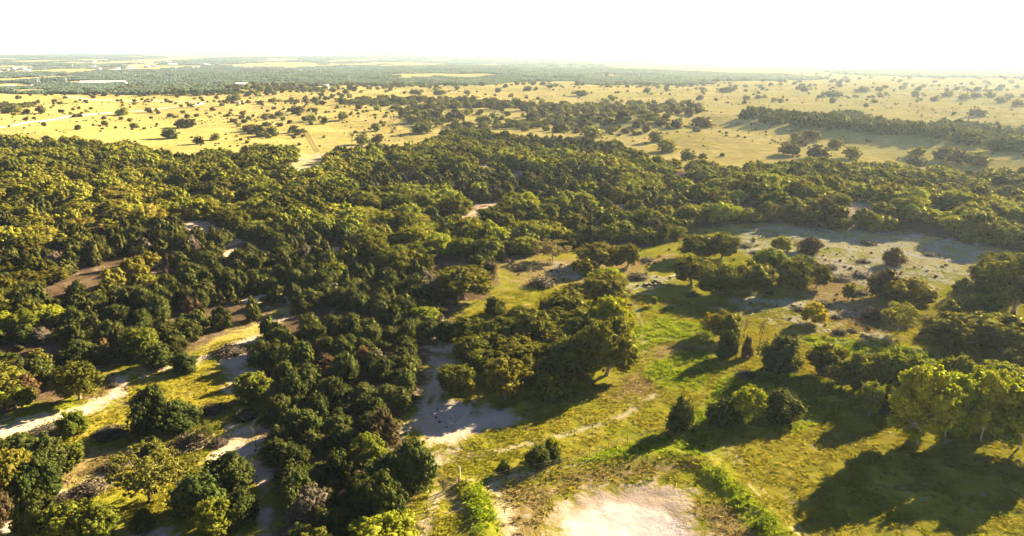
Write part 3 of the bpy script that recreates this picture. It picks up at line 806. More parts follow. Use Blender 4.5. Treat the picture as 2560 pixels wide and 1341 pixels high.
# letter, x, y of the foot, y of the top, crown width (all in photo pixels), label
HAND = [
 ('L', 2292, 1116, 950, 125, 'tall yellow-green tree with forked white trunk in the southeast meadow'),
 ('L', 2362, 1098, 958, 105, 'yellow-green tree just right of the forked white trunk'),
 ('L', 2450, 1108, 958, 115, 'third yellow-green tree from the forked white trunk'),
 ('L', 2545, 1128, 988, 140, 'broad yellow-green tree on the right edge above the grass, low leaves hanging'),
 ('L', 2470, 1040, 960, 90, 'yellow-green crown filling the gap behind the tall southeast trees'),
 ('G', 2170, 1042, 966, 58, 'small oak with dark base left of the tall yellow-green trees'),
 ('J', 2215, 1040, 975, 45, 'dark juniper squeezed between small oak and tall yellow-green trees'),
 ('J', 1960, 938, 852, 98, 'big dark juniper at the west end of the southeast hedge row'),
 ('O', 2066, 945, 872, 85, 'dark oak with lit rim next to the big juniper of the hedge row'),
 ('V', 2105, 972, 912, 80, 'low oak below the dark rimmed oak in the hedge row'),
 ('O', 2160, 978, 898, 90, 'oak in the middle of the hedge row, blackish flank'),
 ('G', 2222, 980, 890, 90, 'golden-topped oak of the hedge row behind the small oak'),
 ('G', 2280, 985, 898, 80, 'golden-topped oak of the hedge row above the forked white trunk'),
 ('G', 2338, 988, 912, 80, 'golden-topped oak of the hedge row beside its tallest tree'),
 ('G', 2388, 990, 902, 62, 'tallest narrow oak closing the hedge row on its east side'),
 ('K', 2432, 975, 922, 55, 'grey-brown juniper behind the right-hand yellow-green trees'),
 ('G', 2510, 1005, 930, 115, 'bushy green oak behind the yellow-green trees at the right edge'),
 ('V', 2545, 935, 892, 60, 'orange-brown oak lit at the right edge above the shaded field'),
 ('J', 1808, 1062, 1006, 78, 'round black juniper left of a bright lime bush'),
 ('L', 1867, 1055, 975, 76, 'bright lime round tree between two dark junipers'),
 ('J', 1950, 1050, 986, 88, 'dark juniper right of the bright lime round tree'),
 ('J', 1703, 1083, 1003, 66, 'lone ragged dark juniper standing in the meadow above the grassy bank'),
 ('J', 1820, 897, 830, 52, 'dark small-trunked juniper in the bright green patch'),
 ('K', 1866, 895, 845, 26, 'slim brown sapling beside the dark small-trunked juniper'),
 ('J', 1345, 1166, 1118, 62, 'spiky dark juniper bush on the fence line'),
 ('J', 1385, 1158, 1124, 42, 'second spiky dark bush on the fence line, right of the first'),
 ('L', 1380, 1135, 1100, 40, 'lime sapling behind the spiky dark fence-line bushes'),
 ('J', 1257, 1188, 1155, 32, 'small dark juniper on the fence line nearest the gate'),
 ('J', 1030, 1238, 1122, 118, 'large dark juniper beside the sandy track at the gate'),
 ('J', 955, 1335, 1208, 125, 'large dark juniper at the bottom edge below the gate-side one'),
 ('G', 925, 1180, 1096, 84, 'yellow-topped oak among dark junipers west of the gate'),
 ('K', 955, 1122, 1030, 85, 'brownish juniper above the yellow-topped oak'),
 ('O', 1143, 992, 918, 94, 'round oak standing alone right of the shaded sandy track'),
 ('V', 1264, 1002, 900, 118, 'big pale-topped oak at the south edge of the central grove'),
 ('O', 1370, 1008, 934, 78, 'lumpy oak at the southeast corner of the central grove'),
 ('O', 1384, 962, 888, 62, 'tall lumpy oak just behind the southeast corner one'),
 ('O', 1432, 945, 846, 105, 'dark oak joined to the largest oak of the central grove'),
 ('O', 1515, 945, 805, 150, 'largest dark oak on the east side of the central grove'),
 ('V', 1290, 925, 850, 135, 'olive-topped oak in the front row of the central grove'),
 ('O', 1180, 915, 842, 95, 'dark oak at the western corner of the central grove'),
 ('O', 1172, 862, 793, 92, 'oak at the northwest corner of the central grove'),
 ('O', 1252, 872, 798, 98, 'oak second from the northwest corner of the central grove'),
 ('O', 1338, 875, 784, 105, 'high-crowned oak in the middle of the central grove'),
 ('V', 1305, 832, 770, 90, 'oak at the north edge of the central grove'),
 ('O', 1412, 815, 728, 115, 'rounded oak near the northern tip of the central grove'),
 ('L', 1523, 858, 744, 108, 'bright lime-green tree on the northeast side of the central grove'),
 ('V', 1512, 760, 690, 128, 'olive round tree north of the bright lime-green tree'),
 ('V', 1440, 752, 712, 80, 'low olive tree left of the olive round tree'),
 ('L', 1515, 712, 670, 78, 'bright lime shrubby tree behind the olive round tree'),
 ('O', 1440, 880, 800, 95, 'dark oak inside the central grove, half hidden'),
 ('O', 1350, 930, 862, 90, 'dark oak in the heart of the central grove'),
 ('O', 1230, 900, 835, 90, 'shaded oak behind the western corner of the grove'),
 ('O', 1400, 905, 835, 98, 'shaded oak deep in the central grove, left of its largest tree'),
 ('O', 1300, 882, 812, 92, 'shaded oak of the central grove behind the olive-topped front oak'),
 ('O', 1462, 852, 776, 104, 'dark oak of the central grove directly left of the lime-green tree'),
 ('O', 1385, 845, 770, 96, 'dark oak of the central grove below its northern tip'),
 ('O', 1335, 968, 900, 86, 'low oak between the big pale-topped oak and the lumpy southeast one'),
 ('G', 1495, 905, 830, 100, 'oak crown rising left of the largest dark oak of the grove'),
 ('O', 1215, 945, 880, 84, 'shaded oak between the lone round oak and the grove'),
 ('J', 1236, 788, 744, 54, 'lone round dark juniper on the sunny grass north of the grove'),
 ('V', 1160, 752, 668, 155, 'broad olive oak on the wood edge left of the sunny grass'),
 ('K', 1225, 700, 655, 50, 'grey-brown juniper at the wood edge behind the broad olive oak'),
 ('P', 1382, 655, 600, 88, 'pale spreading tree with visible trunk in the clearing'),
 ('V', 1500, 672, 612, 118, 'wide olive oak right of the pale spreading tree'),
 ('V', 1568, 670, 611, 58, 'brownish oak with bare stem right of the wide olive oak'),
 ('V', 1455, 690, 648, 52, 'small round oak below the pale spreading tree'),
 ('J', 1423, 620, 583, 70, 'dark juniper behind the pale spreading tree'),
 ('O', 1742, 648, 590, 88, 'oak with lit crown at the west end of the stony slope'),
 ('O', 1806, 648, 588, 84, 'oak touching the lit one at the west end of the stony slope'),
 ('O', 1730, 716, 643, 108, 'tall oak with visible trunks west of the long oak clump'),
 ('O', 1800, 742, 668, 115, 'dark drooping oak at the west end of the long oak clump'),
 ('G', 1922, 700, 626, 78, 'bright-topped oak at the back of the long oak clump'),
 ('O', 1880, 742, 660, 100, 'tallest oak of the long oak clump'),
 ('O', 1978, 735, 655, 78, 'oak right of the tallest one in the long clump'),
 ('G', 2005, 705, 643, 54, 'narrow oak peeking over the long clump'),
 ('O', 2040, 722, 664, 62, 'oak at the east end of the long clump'),
 ('L', 1953, 634, 594, 46, 'small bright round tree on the grey stony slope'),
 ('P', 1993, 628, 600, 20, 'thin pale sapling right of the small bright round tree'),
 ('K', 2025, 634, 597, 50, 'dark grey bushy juniper on the stony slope'),
 ('K', 2234, 664, 624, 46, 'isolated round juniper with short trunk on the stony slope'),
 ('K', 2208, 750, 680, 70, 'dark grey-brown tree in the middle of the eastern clearing'),
 ('V', 2268, 778, 710, 108, 'olive oak right of the dark grey-brown tree'),
 ('F', 2244, 838, 768, 88, 'feathery olive tree below the olive oak of the eastern clearing'),
 ('V', 2372, 882, 798, 116, 'large round olive oak above the shaded field'),
 ('O', 2388, 822, 762, 78, 'oak behind the large round olive oak'),
 ('O', 2456, 828, 750, 92, 'oak with lit top right behind the large round olive oak'),
 ('O', 2500, 888, 805, 155, 'spreading dark oak right of the large round olive oak'),
 ('G', 2401, 746, 703, 42, 'small single-stem tree in the eastern clearing'),
 ('O', 2480, 728, 645, 98, 'oak at the back of the dark right-edge group'),
 ('O', 2532, 795, 668, 120, 'big dark blue-green oak at the right edge'),
 ('J', 2452, 775, 706, 66, 'dark juniper left of the big blue-green oak'),
 ('Y', 2035, 812, 762, 56, 'glowing yellow tree among white stones'),
 ('Y', 1772, 838, 786, 40, 'yellow leaning shrubby tree at the green meadow edge'),
 ('V', 1812, 852, 783, 74, 'orange-tinted tree right of the yellow shrubby one'),
 ('G', 2120, 753, 714, 30, 'thin slanting sapling in the eastern clearing'),
 ('G', 1634, 766, 742, 16, 'tiny green sapling in the shaded grass'),
 ('J', 403, 922, 868, 76, 'low dark juniper at the north side of the western clearing'),
 ('J', 463, 930, 887, 56, 'smaller dark juniper right of the low one in the western clearing'),
 ('O', 200, 1004, 922, 92, 'olive tree at the wood edge above the sandy track'),
 ('G', 42, 1022, 978, 68, 'bright green small tree at the left wood edge'),
 ('G', 634, 1010, 938, 82, 'bright green round tree at the neck between the two clearings'),
 ('J', 385, 1082, 980, 92, 'tall dark juniper in the middle of the western clearing'),
 ('J', 450, 1075, 1014, 82, 'dark juniper joined to the tall one in the western clearing'),
 ('G', 186, 1092, 1040, 60, 'greenish bush-like tree in the brush row'),
 ('F', 520, 1100, 1058, 52, 'light yellow-green shrubby tree east of the junipers'),
 ('J', 380, 1132, 1098, 42, 'small juniper in the lower brush row'),
 ('J', 62, 1185, 1108, 112, 'dark juniper at the top of the left-edge clump'),
 ('J', 128, 1195, 1112, 84, 'dark juniper on the right side of the left-edge clump'),
 ('V', 28, 1262, 1156, 104, 'big olive tree in the left-edge clump'),
 ('J', 102, 1250, 1164, 92, 'dark juniper in the lower left-edge clump'),
 ('K', 8, 1315, 1250, 46, 'brown juniper cut by the left border near the bottom'),
 ('G', 183, 1168, 1120, 50, 'small green tree with thin stem right of the left-edge clump'),
 ('F', 375, 1262, 1142, 150, 'large feathery pale-green tree in the lower clearing'),
 ('F', 445, 1240, 1146, 110, 'feathery tree joined to the right of the large feathery one'),
 ('J', 572, 1245, 1152, 112, 'dark juniper leaning over the shaded sandy strip'),
 ('J', 500, 1298, 1212, 128, 'dark juniper below the feathery trees'),
 ('G', 545, 1345, 1265, 92, 'green tree at the bottom edge beside the sandy strip'),
 ('J', 605, 1310, 1240, 80, 'juniper squeezed against the shaded sandy strip'),
 ('J', 100, 1338, 1256, 84, 'dark tree at the bottom edge near the left corner'),
 ('G', 172, 1358, 1284, 112, 'green tree crowns cut by the bottom edge on the left'),
 ('G', 245, 1365, 1286, 84, 'rounded green tree at the bottom edge right of its twin'),
 ('J', 360, 1332, 1286, 50, 'small juniper at the bottom edge of the lower clearing'),
]
KIND = {'oak': ('oak_tree', 'tree'), 'jun': ('juniper_tree', 'tree'), 'leafy': ('leafy_tree', 'tree'), 'feather': ('leafy_tree', 'tree')}
rnd = np.random.RandomState(42)
taken = []
def place_hand():
    gx, gy, gz = ground_at([h[1] for h in HAND], [h[2] for h in HAND])
    cnt = {}
    for h, x, y, z in zip(HAND, gx, gy, gz):
        k, tint = CH[h[0]]
        d = math.sqrt(x * x + y * y + (HCAM - z) ** 2)
        w = h[4] * d / FPX
        dep = math.atan2(HCAM - z, math.hypot(x, y))
        hh = (h[2] - h[3]) * d / FPX / math.cos(dep)
        # the crown's depth also raises its outline in the picture
        hh = max(hh * 1.0 - 0.10 * w * math.sin(dep), 0.7 * hh)
        n = sum(1 for q in PROTO if q[0] == k)
        i = cnt.get(k, 0) % n; cnt[k] = cnt.get(k, 0) + 1
        t = np.array(tint) * rnd.uniform(0.85, 1.15) * rnd.uniform(0.93, 1.07, 3)
        fwd = w * 0.10
        q = math.hypot(x, y)
        x2, y2 = x + x / q * fwd, y + y / q * fwd
        z2 = float(terrain(x2, y2))
        make_tree(k, i, x2, y2, z2 - 0.05, w * 1.04, hh / PWID['h', (k, i)], t, KIND[k][0], h[5], 'tree', None, rnd.uniform(0, 6.28))
        taken.append((x2, y2, w * 0.42))
place_hand()

# woods: one tree per free spot; largest in the picture become individual trees
def sample_poly(P, spacing, seed, jit=0.48):
    r_ = np.random.RandomState(seed)
    x0, y0 = P.min(0); x1, y1 = P.max(0)
    xs = np.arange(x0, x1, spacing); ys = np.arange(y0, y1, spacing * 0.87)
    X, Y = np.meshgrid(xs, ys); X = X + (np.arange(len(ys)) % 2)[:, None] * spacing / 2
    X = X.ravel(); Y = Y.ravel()
    X = X + r_.uniform(-jit, jit, len(X)) * spacing; Y = Y + r_.uniform(-jit, jit, len(Y)) * spacing
    m = sd_poly(X, Y, P) > 0
    return X[m], Y[m]

def in_view(X, Y, Z, mx=60, my=90):
    u, v = project(X, Y, Z)
    return (u > -mx) & (u < PW + mx) & (v < PH + my) & (Y > 5)

WX, WY = [], []
for k, P in enumerate(WOODS_G):
    r0 = 0
    X, Y = sample_poly(P, 3.5, 7 + k)
    WX.append(X); WY.append(Y)
WX = np.concatenate(WX); WY = np.concatenate(WY)
keep = np.hypot(WX, WY) < 800
WX, WY = WX[keep], WY[keep]
m = sd_poly(WX, WY, WOODS_G[0]) > np.where(np.hypot(WX, WY) < 190, 1.3, 0.3)
WX, WY = WX[m], WY[m]
for g, kd in GAPS_G:
    m = sd_poly(WX, WY, g) < 0.6
    WX, WY = WX[m], WY[m]
tk = np.array(taken)
for x, y, rr_ in tk:
    m = np.hypot(WX - x, WY - y) > rr_ * 0.9 + 1.0
    WX, WY = WX[m], WY[m]
WR = np.hypot(WX, WY)
# thin out a little in patches
BIG = 1 + 0.42 * sstep(130, 260, WR)      # farther back only whole groups of stems read as one crown
thin = (rnd.rand(len(WX)) < 1 / BIG ** 1.6) & (fbm(WX / 14, WY / 14, 4, 2) > 0.30) & ~((rnd.rand(len(WX)) < 0.10 + 0.12 * sstep(200, 420, WR)))
WX, WY, WR, BIG = WX[thin], WY[thin], WR[thin], BIG[thin]
WZ = terrain(WX, WY)
m = (np.abs(np.degrees(np.arctan2(WX, WY))) < 46)
WX, WY, WZ, WR, BIG = WX[m], WY[m], WZ[m], WR[m], BIG[m]
N = len(WX)
fld = fbm(WX / 45, WY / 45, 6, 3); fld2 = fbm(WX / 20, WY / 20, 3, 2)
U, Vp = project(WX, WY, WZ)
# the sunlit hill in the west and the eastern wood are mostly leafy; the lower woods mostly juniper
leafy_bias = 0.30 * np.exp(-((U - 420) / 520) ** 2 - ((Vp - 470) / 90) ** 2) + 0.28 * np.exp(-((U - 2200) / 500) ** 2 - ((Vp - 480) / 90) ** 2) - 0.16 * sstep(800, 1000, Vp) - 0.16 * np.exp(-((U - 1350) / 350) ** 2 - ((Vp - 540) / 90) ** 2)
isoak = (fld * 1.0 + fld2 * 0.45 + rnd.rand(N) * 0.30 + leafy_bias) > 0.85
WH = np.where(isoak, rnd.uniform(2.6, 5.4, N), rnd.uniform(2.3, 4.7, N)) * (0.85 + 0.35 * fbm(WX / 30, WY / 30, 2, 2))
WW = np.where(isoak, rnd.uniform(3.8, 7.0, N), rnd.uniform(2.7, 4.7, N)) * BIG
WH = WH * (0.25 + 0.75 * BIG)
tints = np.zeros((N, 3))
for i in range(N):
    if isoak[i]:
        q = rnd.rand(); a, c = (np.array(OAK), np.array(OLIVE)) if q < 0.5 else (np.array(OAK), np.array(GREEN))
        t = a + (c - a) * rnd.rand()
        t = t * (0.85 + 0.7 * sstep(0.42, 0.62, fld2[i]))
        if rnd.rand() < 0.06: t = np.array((0.19, 0.20, 0.02))
    else:
        a, c = np.array(JUN), np.array((0.056, 0.058, 0.016)); t = a + (c - a) * rnd.rand() ** 1.2
        q = rnd.rand()
        if q < 0.006: t = np.array((0.13, 0.062, 0.03))
        elif q < 0.05: t = np.array(GREY) * 0.8
        elif q < 0.075: t = np.array(BRN) * 0.8
    wm = math.exp(-((U[i] - 150) / 420) ** 2 - ((Vp[i] - 600) / 190) ** 2)     # drier, browner stand in the west
    t = t * (1 + wm * np.array([0.12, -0.04, -0.05]))
    tints[i] = t * rnd.uniform(0.75, 1.45)
iv = in_view(WX, WY, WZ)
size = WW / np.sqrt(WX ** 2 + WY ** 2 + HCAM ** 2)
def region_name(u, v, X, Y):
    if v > 940 and u < 1120: return 'in the south wood' if u > 600 else 'at the western clearing'
    if u < 620 and v > 560: return 'in the west wood'
    if u < 1250 and v > 560: return 'in the central wood'
    if v > 560: return 'at the clearing edge'
    if u < 900: return 'on the west hillside'
    if u < 1700: return 'in the middle wood'
    return 'in the east wood'
def look_of(oak, t):
    if t[0] > t[1] * 1.6: return 'rust-brown dead'
    if t[2] > t[1] * 0.6 and t[0] > 0.07: return 'grey'
    if oak: return 'bright green' if t[1] > 0.115 else 'olive' if t[0] > t[1] * 1.02 else 'mid-green'
    return 'brownish' if t[0] > 0.058 else 'dark green'
stuff_sel = np.ones(N, bool)
n_hand = {'oak': sum(1 for h in HAND if CH[h[0]][0] == 'oak'), 'jun': sum(1 for h in HAND if CH[h[0]][0] == 'jun')}
for oak in (True, False):
    k = 'oak' if oak else 'jun'
    idx = np.where((isoak == oak) & iv)[0]
    idx = idx[np.argsort(-size[idx])][:298 - n_hand[k]]
    for i in idx:
        n = 6 if oak else 5
        p_ = rnd.randint(n)
        nm, cat = KIND[k]
        kindw = 'oak' if oak else 'juniper'
        u_, v_ = project(WX[i], WY[i], WZ[i] + WH[i] * 0.55)
        lab = auto_label(f'{look_of(oak, tints[i])} {kindw}', region_name(U[i], Vp[i], 0, 0), u_, v_)
        if lab is None: continue
        stuff_sel[i] = False
        make_tree(k, p_, WX[i], WY[i], WZ[i] - 0.05, WW[i], WH[i] / PWID['h', (k, p_)], tints[i], nm, lab, cat, 'oaks of the woods' if oak else 'junipers of the woods', rnd.uniform(0, 6.28))

# ------------------------------------------------------------------ masses nobody could count: geometry nodes on a point sheet
def scatter(name, label, protos, X, Y, Z, SX, SZ, tint, seed=1, group=None):
    hid = bpy.data.collections.new(name + '_source')
    for i, me in enumerate(protos):
        hid.objects.link(bpy.data.objects.new('%s_source_%02d' % (name, i), me))
    me = bpy.data.meshes.new(name)
    n = len(X); r_ = np.random.RandomState(seed)
    me.vertices.add(n); me.vertices.foreach_set('co', np.stack([X, Y, Z], 1).astype(np.float32).ravel())
    def at(nm, ty, arr, key='value'):
        a = me.attributes.new(nm, ty, 'POINT'); a.data.foreach_set(key, np.ascontiguousarray(arr, dtype=np.int32 if ty == 'INT' else np.float32).ravel())
    at('pick', 'INT', r_.randint(0, len(protos), n)); at('size', 'FLOAT_VECTOR', np.stack([SX, SX, SZ], 1), 'vector')
    at('turn', 'FLOAT_VECTOR', np.stack([np.zeros(n), np.zeros(n), r_.uniform(0, 6.28, n)], 1), 'vector')
    at('tint', 'FLOAT_COLOR', np.c_[tint, np.ones(n)], 'color')
    o = link(bpy.data.objects.new(name, me)); o['kind'] = 'stuff'; o['label'] = label
    g = bpy.data.node_groups.new(name + '_nodes', 'GeometryNodeTree')
    g.interface.new_socket('Geometry', in_out='INPUT', socket_type='NodeSocketGeometry')
    g.interface.new_socket('Geometry', in_out='OUTPUT', socket_type='NodeSocketGeometry')
    N_ = g.nodes.new; L_ = g.links.new
    gi, go = N_('NodeGroupInput'), N_('NodeGroupOutput')
    iop = N_('GeometryNodeInstanceOnPoints'); ci = N_('GeometryNodeCollectionInfo')
    ci.inputs[0].default_value = hid; ci.inputs[1].default_value = True; ci.inputs[2].default_value = True
    iop.inputs['Pick Instance'].default_value = True
    def na(nm, ty):
        a = N_('GeometryNodeInputNamedAttribute'); a.data_type = ty; a.inputs[0].default_value = nm; return a.outputs[0]
    L_(gi.outputs[0], iop.inputs['Points']); L_(ci.outputs[0], iop.inputs['Instance'])
    L_(na('pick', 'INT'), iop.inputs['Instance Index']); L_(na('turn', 'FLOAT_VECTOR'), iop.inputs['Rotation']); L_(na('size', 'FLOAT_VECTOR'), iop.inputs['Scale'])
    L_(iop.outputs[0], go.inputs[0])
    md = o.modifiers.new('scatter', 'NODES'); md.node_group = g
    return o

for oak in (True, False):
    s_ = (isoak == oak) & stuff_sel
    k = 'oak_far' if oak else 'jun_far'
    nn = 6 if oak else 5
    mw = np.mean([PWID[k, i] for i in range(nn)]); mh = np.mean([PWID['h', (k, i)] for i in range(nn)])
    scatter('oak_woodland' if oak else 'juniper_woodland', 'dense oak woodland of rounded olive crowns filling the middle ground' if oak else 'dense dark juniper woodland mixed through the middle ground',
            [PROTO[k, i] for i in range(nn)], WX[s_], WY[s_], WZ[s_], WW[s_] / mw, WH[s_] / mh, tints[s_], 3)

# ------------------------------------------------------------------ bushes of the open range
BUSH = [(84, 264, 14), (40, 283, 24), (16, 284, 22), (103, 284, 22), (66, 284, 17), (199, 293, 13), (65, 301, 12), (85, 298, 8), (309, 289, 30), (372, 282, 17), (426, 293, 15), (468, 295, 12), (531, 277, 14),
 (262, 313, 15), (335, 321, 20), (194, 325, 16), (452, 309, 12), (462, 320, 50), (425, 347, 33), (497, 361, 26), (540, 351, 26), (589, 252, 27), (662, 301, 20), (681, 297, 17), (696, 291, 20), (746, 284, 32),
 (778, 304, 24), (811, 309, 20), (857, 301, 28), (612, 308, 14), (620, 330, 26), (648, 335, 30), (680, 340, 34), (735, 332, 24), (602, 296, 9), (570, 292, 10), (575, 286, 8), (790, 258, 20), (765, 257, 14), (730, 256, 16),
 (942, 276, 20), (898, 273, 17), (855, 262, 20), (946, 355, 30), (905, 362, 40), (940, 328, 25), (1057, 332, 54), (1030, 306, 30), (1122, 306, 27), (1140, 337, 44), (1060, 295, 20), (1168, 236, 15), (1162, 246, 10), (1320, 228, 22),
 (1310, 277, 30), (1376, 274, 30), (1408, 270, 30), (1487, 276, 24), (1452, 240, 42), (1405, 330, 36), (1480, 343, 64), (1345, 250, 10), (1560, 300, 30), (1620, 300, 26), (1530, 310, 22), (1590, 320, 24), (1690, 320, 30), (1640, 355, 40), (1670, 380, 55),
 (1758, 318, 60), (1740, 330, 22), (1845, 313, 12), (1990, 354, 30), (2006, 366, 30), (2030, 351, 42), (1972, 389, 48), (2043, 396, 48), (2088, 371, 36), (2128, 398, 44), (2293, 391, 36), (2290, 415, 42), (2358, 398, 42), (2396, 407, 44), (2437, 415, 52),
 (1718, 402, 38), (1757, 399, 24), (1806, 391, 13), (2442, 292, 36), (1815, 231, 46), (2080, 243, 48), (2370, 241, 28), (2410, 250, 22), (2440, 245, 20), (2158, 230, 36), (1750, 251, 18), (1790, 252, 10), (1845, 343, 8), (1896, 235, 9), (1908, 243, 8), (2022, 236, 7),
 (1246, 231, 16), (1100, 238, 30), (1040, 237, 32), (1230, 262, 30), (1190, 265, 22), (1150, 270, 24), (1270, 290, 14), (1255, 300, 16), (1210, 310, 40), (1330, 300, 34), (1540, 275, 16), (1590, 278, 22), (1640, 285, 24), (2170, 355, 12), (2165, 268, 12), (2500, 258, 26), (2545, 266, 22), (2000, 218, 10), (2100, 218, 12)]
gx, gy, gz = ground_at([q[0] for q in BUSH], [q[1] for q in BUSH])
nb = 0
def bush_where(u, v):
    if v < 235: return 'on the far range'
    if u < 640: return 'near the dirt road' if v < 330 else 'above the hillside wood'
    if u < 1000: return 'on the golden range'
    if u < 1700: return 'on the bushy range'
    return 'on the golden ridge' if v > 300 else 'on the eastern range'
def bush_at(x, y, z, w, h, u, v, tint, look, hand=False):
    global nb
    lab = auto_label(f'{look} bush', bush_where(u, v), u, v, ('small bush', 'low bush', 'squat bush') if hand else ())
    if lab is None: return False
    i = rnd.randint(3)
    make_single(PROTO['bush', i], x, y, z - 0.1, w / PWID['bush', i], h / PWID['h', ('bush', i)], tint, 'bush', lab, 'bush', 'bushes scattered over the golden range', rnd.uniform(0, 6.28))
    nb += 1
    return True
BT = [((0.05, 0.045, 0.022), 'dark round'), ((0.075, 0.055, 0.03), 'brown round'), ((0.085, 0.09, 0.025), 'green'), ((0.15, 0.15, 0.035), 'pale green')]
bx_, by_ = [], []
for (u, v, wp), x, y, z in zip(BUSH, gx, gy, gz):
    d = math.sqrt(x * x + y * y + 2500)
    w = wp * d / FPX
    q = rnd.choice(4, p=[.42, .2, .28, .1])
    bush_at(x, y, z, w * 1.04, min(w * rnd.uniform(0.55, 0.85), 6.5), u, v, np.array(BT[q][0]) * rnd.uniform(.85, 1.2), BT[q][1], True)
    bx_.append(x); by_.append(y)
# random ones: density set from the photograph, zone by zone
ZONES = [([(-150, 238), (560, 240), (560, 330), (-150, 335)], 26, (8, 16)), ([(560, 240), (1000, 240), (1040, 372), (800, 368), (560, 380)], 15, (7, 20)), ([(1000, 255), (1750, 262), (1780, 300), (1570, 345), (1100, 322), (1000, 300)], 9, (14, 34)),
         ([(300, 214), (1100, 214), (1100, 238), (300, 240)], 20, (10, 26)), ([(1100, 205), (2700, 205), (2700, 262), (1100, 262)], 38, (8, 22)), ([(1700, 262), (2700, 262), (2700, 320), (1900, 300)], 70, (6, 14)),
         ([(1600, 315), (1900, 345), (2540, 398), (2300, 420), (1750, 400), (1600, 380)], 30, (8, 20)), ([(1500, 176), (2700, 182), (2700, 205), (1200, 205)], 60, (10, 24))]
RBX, RBY, RBW = [], [], []
for k, (P, sp, (w0, w1)) in enumerate(ZONES):
    G = pline(P)
    rmean = np.hypot(G[:, 0], G[:, 1]).mean()
    X, Y = sample_poly(G, sp, 100 + k, 0.9)
    kk = np.random.RandomState(k).rand(len(X)) < (0.25 + 1.0 * sstep(0.42, 0.62, fbm(X / 60, Y / 60, 5, 2)))
    X, Y = X[kk], Y[kk]
    wpx = np.random.RandomState(k + 9).uniform(0, 1, len(X)) ** 2 * (w1 - w0) + w0
    W_ = np.minimum(wpx * np.hypot(X, Y) / FPX, 12.0) * 0.8
    RBX.append(X); RBY.append(Y); RBW.append(W_)
RBX, RBY, RBW = map(np.concatenate, (RBX, RBY, RBW))
m = np.ones(len(RBX), bool)
for g in WOODS_G: m &= sd_poly(RBX, RBY, g) < -2
RBX, RBY, RBW = RBX[m], RBY[m], RBW[m]
RBZ = terrain(RBX, RBY)
us, vs = project(RBX, RBY, RBZ)
order = np.argsort(-(RBW / np.hypot(RBX, RBY)) * ((us > 0) & (us < PW)))
nind = 298 - nb
rest = []
for c, i in enumerate(order):
    if nb < 298 and 0 < us[i] < PW:
        q = rnd.choice(4, p=[.35, .25, .28, .12])
        if not bush_at(RBX[i], RBY[i], RBZ[i], RBW[i], RBW[i] * rnd.uniform(.55, .9), us[i], vs[i], np.array(BT[q][0]) * rnd.uniform(.85, 1.2), BT[q][1]): rest.append(i)
    else: rest.append(i)
rest = np.array(rest)
bt = np.array([np.array(BT[q][0]) for q in rnd.randint(0, 4, len(rest))])
# many tiny shrubs besides
TX, TY = sample_poly(pline([(-200, 216), (2700, 210), (2750, 400), (1500, 372), (800, 385), (-200, 345)]), 11, 55, 0.9)
m = np.random.RandomState(3).rand(len(TX)) < 0.06 + 0.8 * sstep(0.5, 0.66, fbm(TX / 40, TY / 40, 2, 2))
for g in WOODS_G: m &= sd_poly(TX, TY, g) < -1
TX, TY = TX[m], TY[m]
TW = np.random.RandomState(4).uniform(0.5, 1.7, len(TX))
allX = np.r_[RBX[rest], TX]; allY = np.r_[RBY[rest], TY]; allW = np.r_[RBW[rest], TW]
tt = np.array([np.array(BT[q][0]) for q in rnd.randint(0, 4, len(allX))]) * 1.1
scatter('scrub', 'tiny shrubs and weeds peppered over the golden range', [PROTO['tiny', i] for i in range(3)], allX, allY, terrain(allX, allY) - 0.05, allW / PWID['tiny', 0], allW * 0.75, tt, 8)

# hedge-like line of trees in the dip behind the eastern ridge
LINE = pline([(1840, 300), (1900, 296), (1985, 305), (2060, 312), (2080, 296), (2150, 296), (2200, 320), (2320, 325), (2420, 322), (2560, 345), (2760, 372), (2760, 400), (2560, 385), (2400, 362), (2250, 345), (2100, 334), (1960, 322)])
X, Y = sample_poly(LINE, 7.5, 77)
LZ = terrain(X, Y)
q = np.random.RandomState(9)
scatter('creek_woodland', 'blue-green tree belt along the dip behind the eastern ridge', [PROTO['oak_far', i] for i in range(6)] + [PROTO['jun_far', i] for i in range(5)], X, Y, LZ, q.uniform(6, 10, len(X)), q.uniform(5, 8.5, len(X)),
        np.array([0.06, 0.075, 0.02]) * q.uniform(.7, 1.4, (len(X), 1)), 12)

BELTS = [[(860, 254), (1290, 256), (1310, 268), (1100, 276), (860, 266)], [(290, 222), (560, 224), (800, 222), (800, 232), (560, 240), (300, 236)], [(1010, 296), (1500, 290), (1700, 300), (1690, 318), (1400, 322), (1040, 322)], [(1500, 210), (1760, 208), (1770, 216), (1510, 219)], [(0, 268), (80, 266), (85, 274), (0, 276)], [(600, 320), (740, 322), (760, 342), (640, 344)]]
BXs, BYs = [], []
for k, p in enumerate(BELTS):
    X, Y = sample_poly(pline(p), (7, 9, 8, 14, 7, 6)[k], 700 + k, 0.8)
    kk = fbm(X / 30, Y / 30, k, 2) > (0.47 if k != 2 else 0.52)
    BXs.append(X[kk]); BYs.append(Y[kk])
X = np.concatenate(BXs); Y = np.concatenate(BYs); q = np.random.RandomState(19)
for g in WOODS_G:
    m = sd_poly(X, Y, g) < -2; X, Y = X[m], Y[m]
sw = q.uniform(3.0, 7.0, len(X))
scatter('thicket', 'loose thickets of green scrub strung across the golden range', [PROTO['oak_far', i] for i in range(6)], X, Y, terrain(X, Y) - .1, sw, sw * q.uniform(.5, .8, len(X)), np.array([0.10, 0.105, 0.03]) * q.uniform(.6, 1.4, (len(X), 1)), 14)

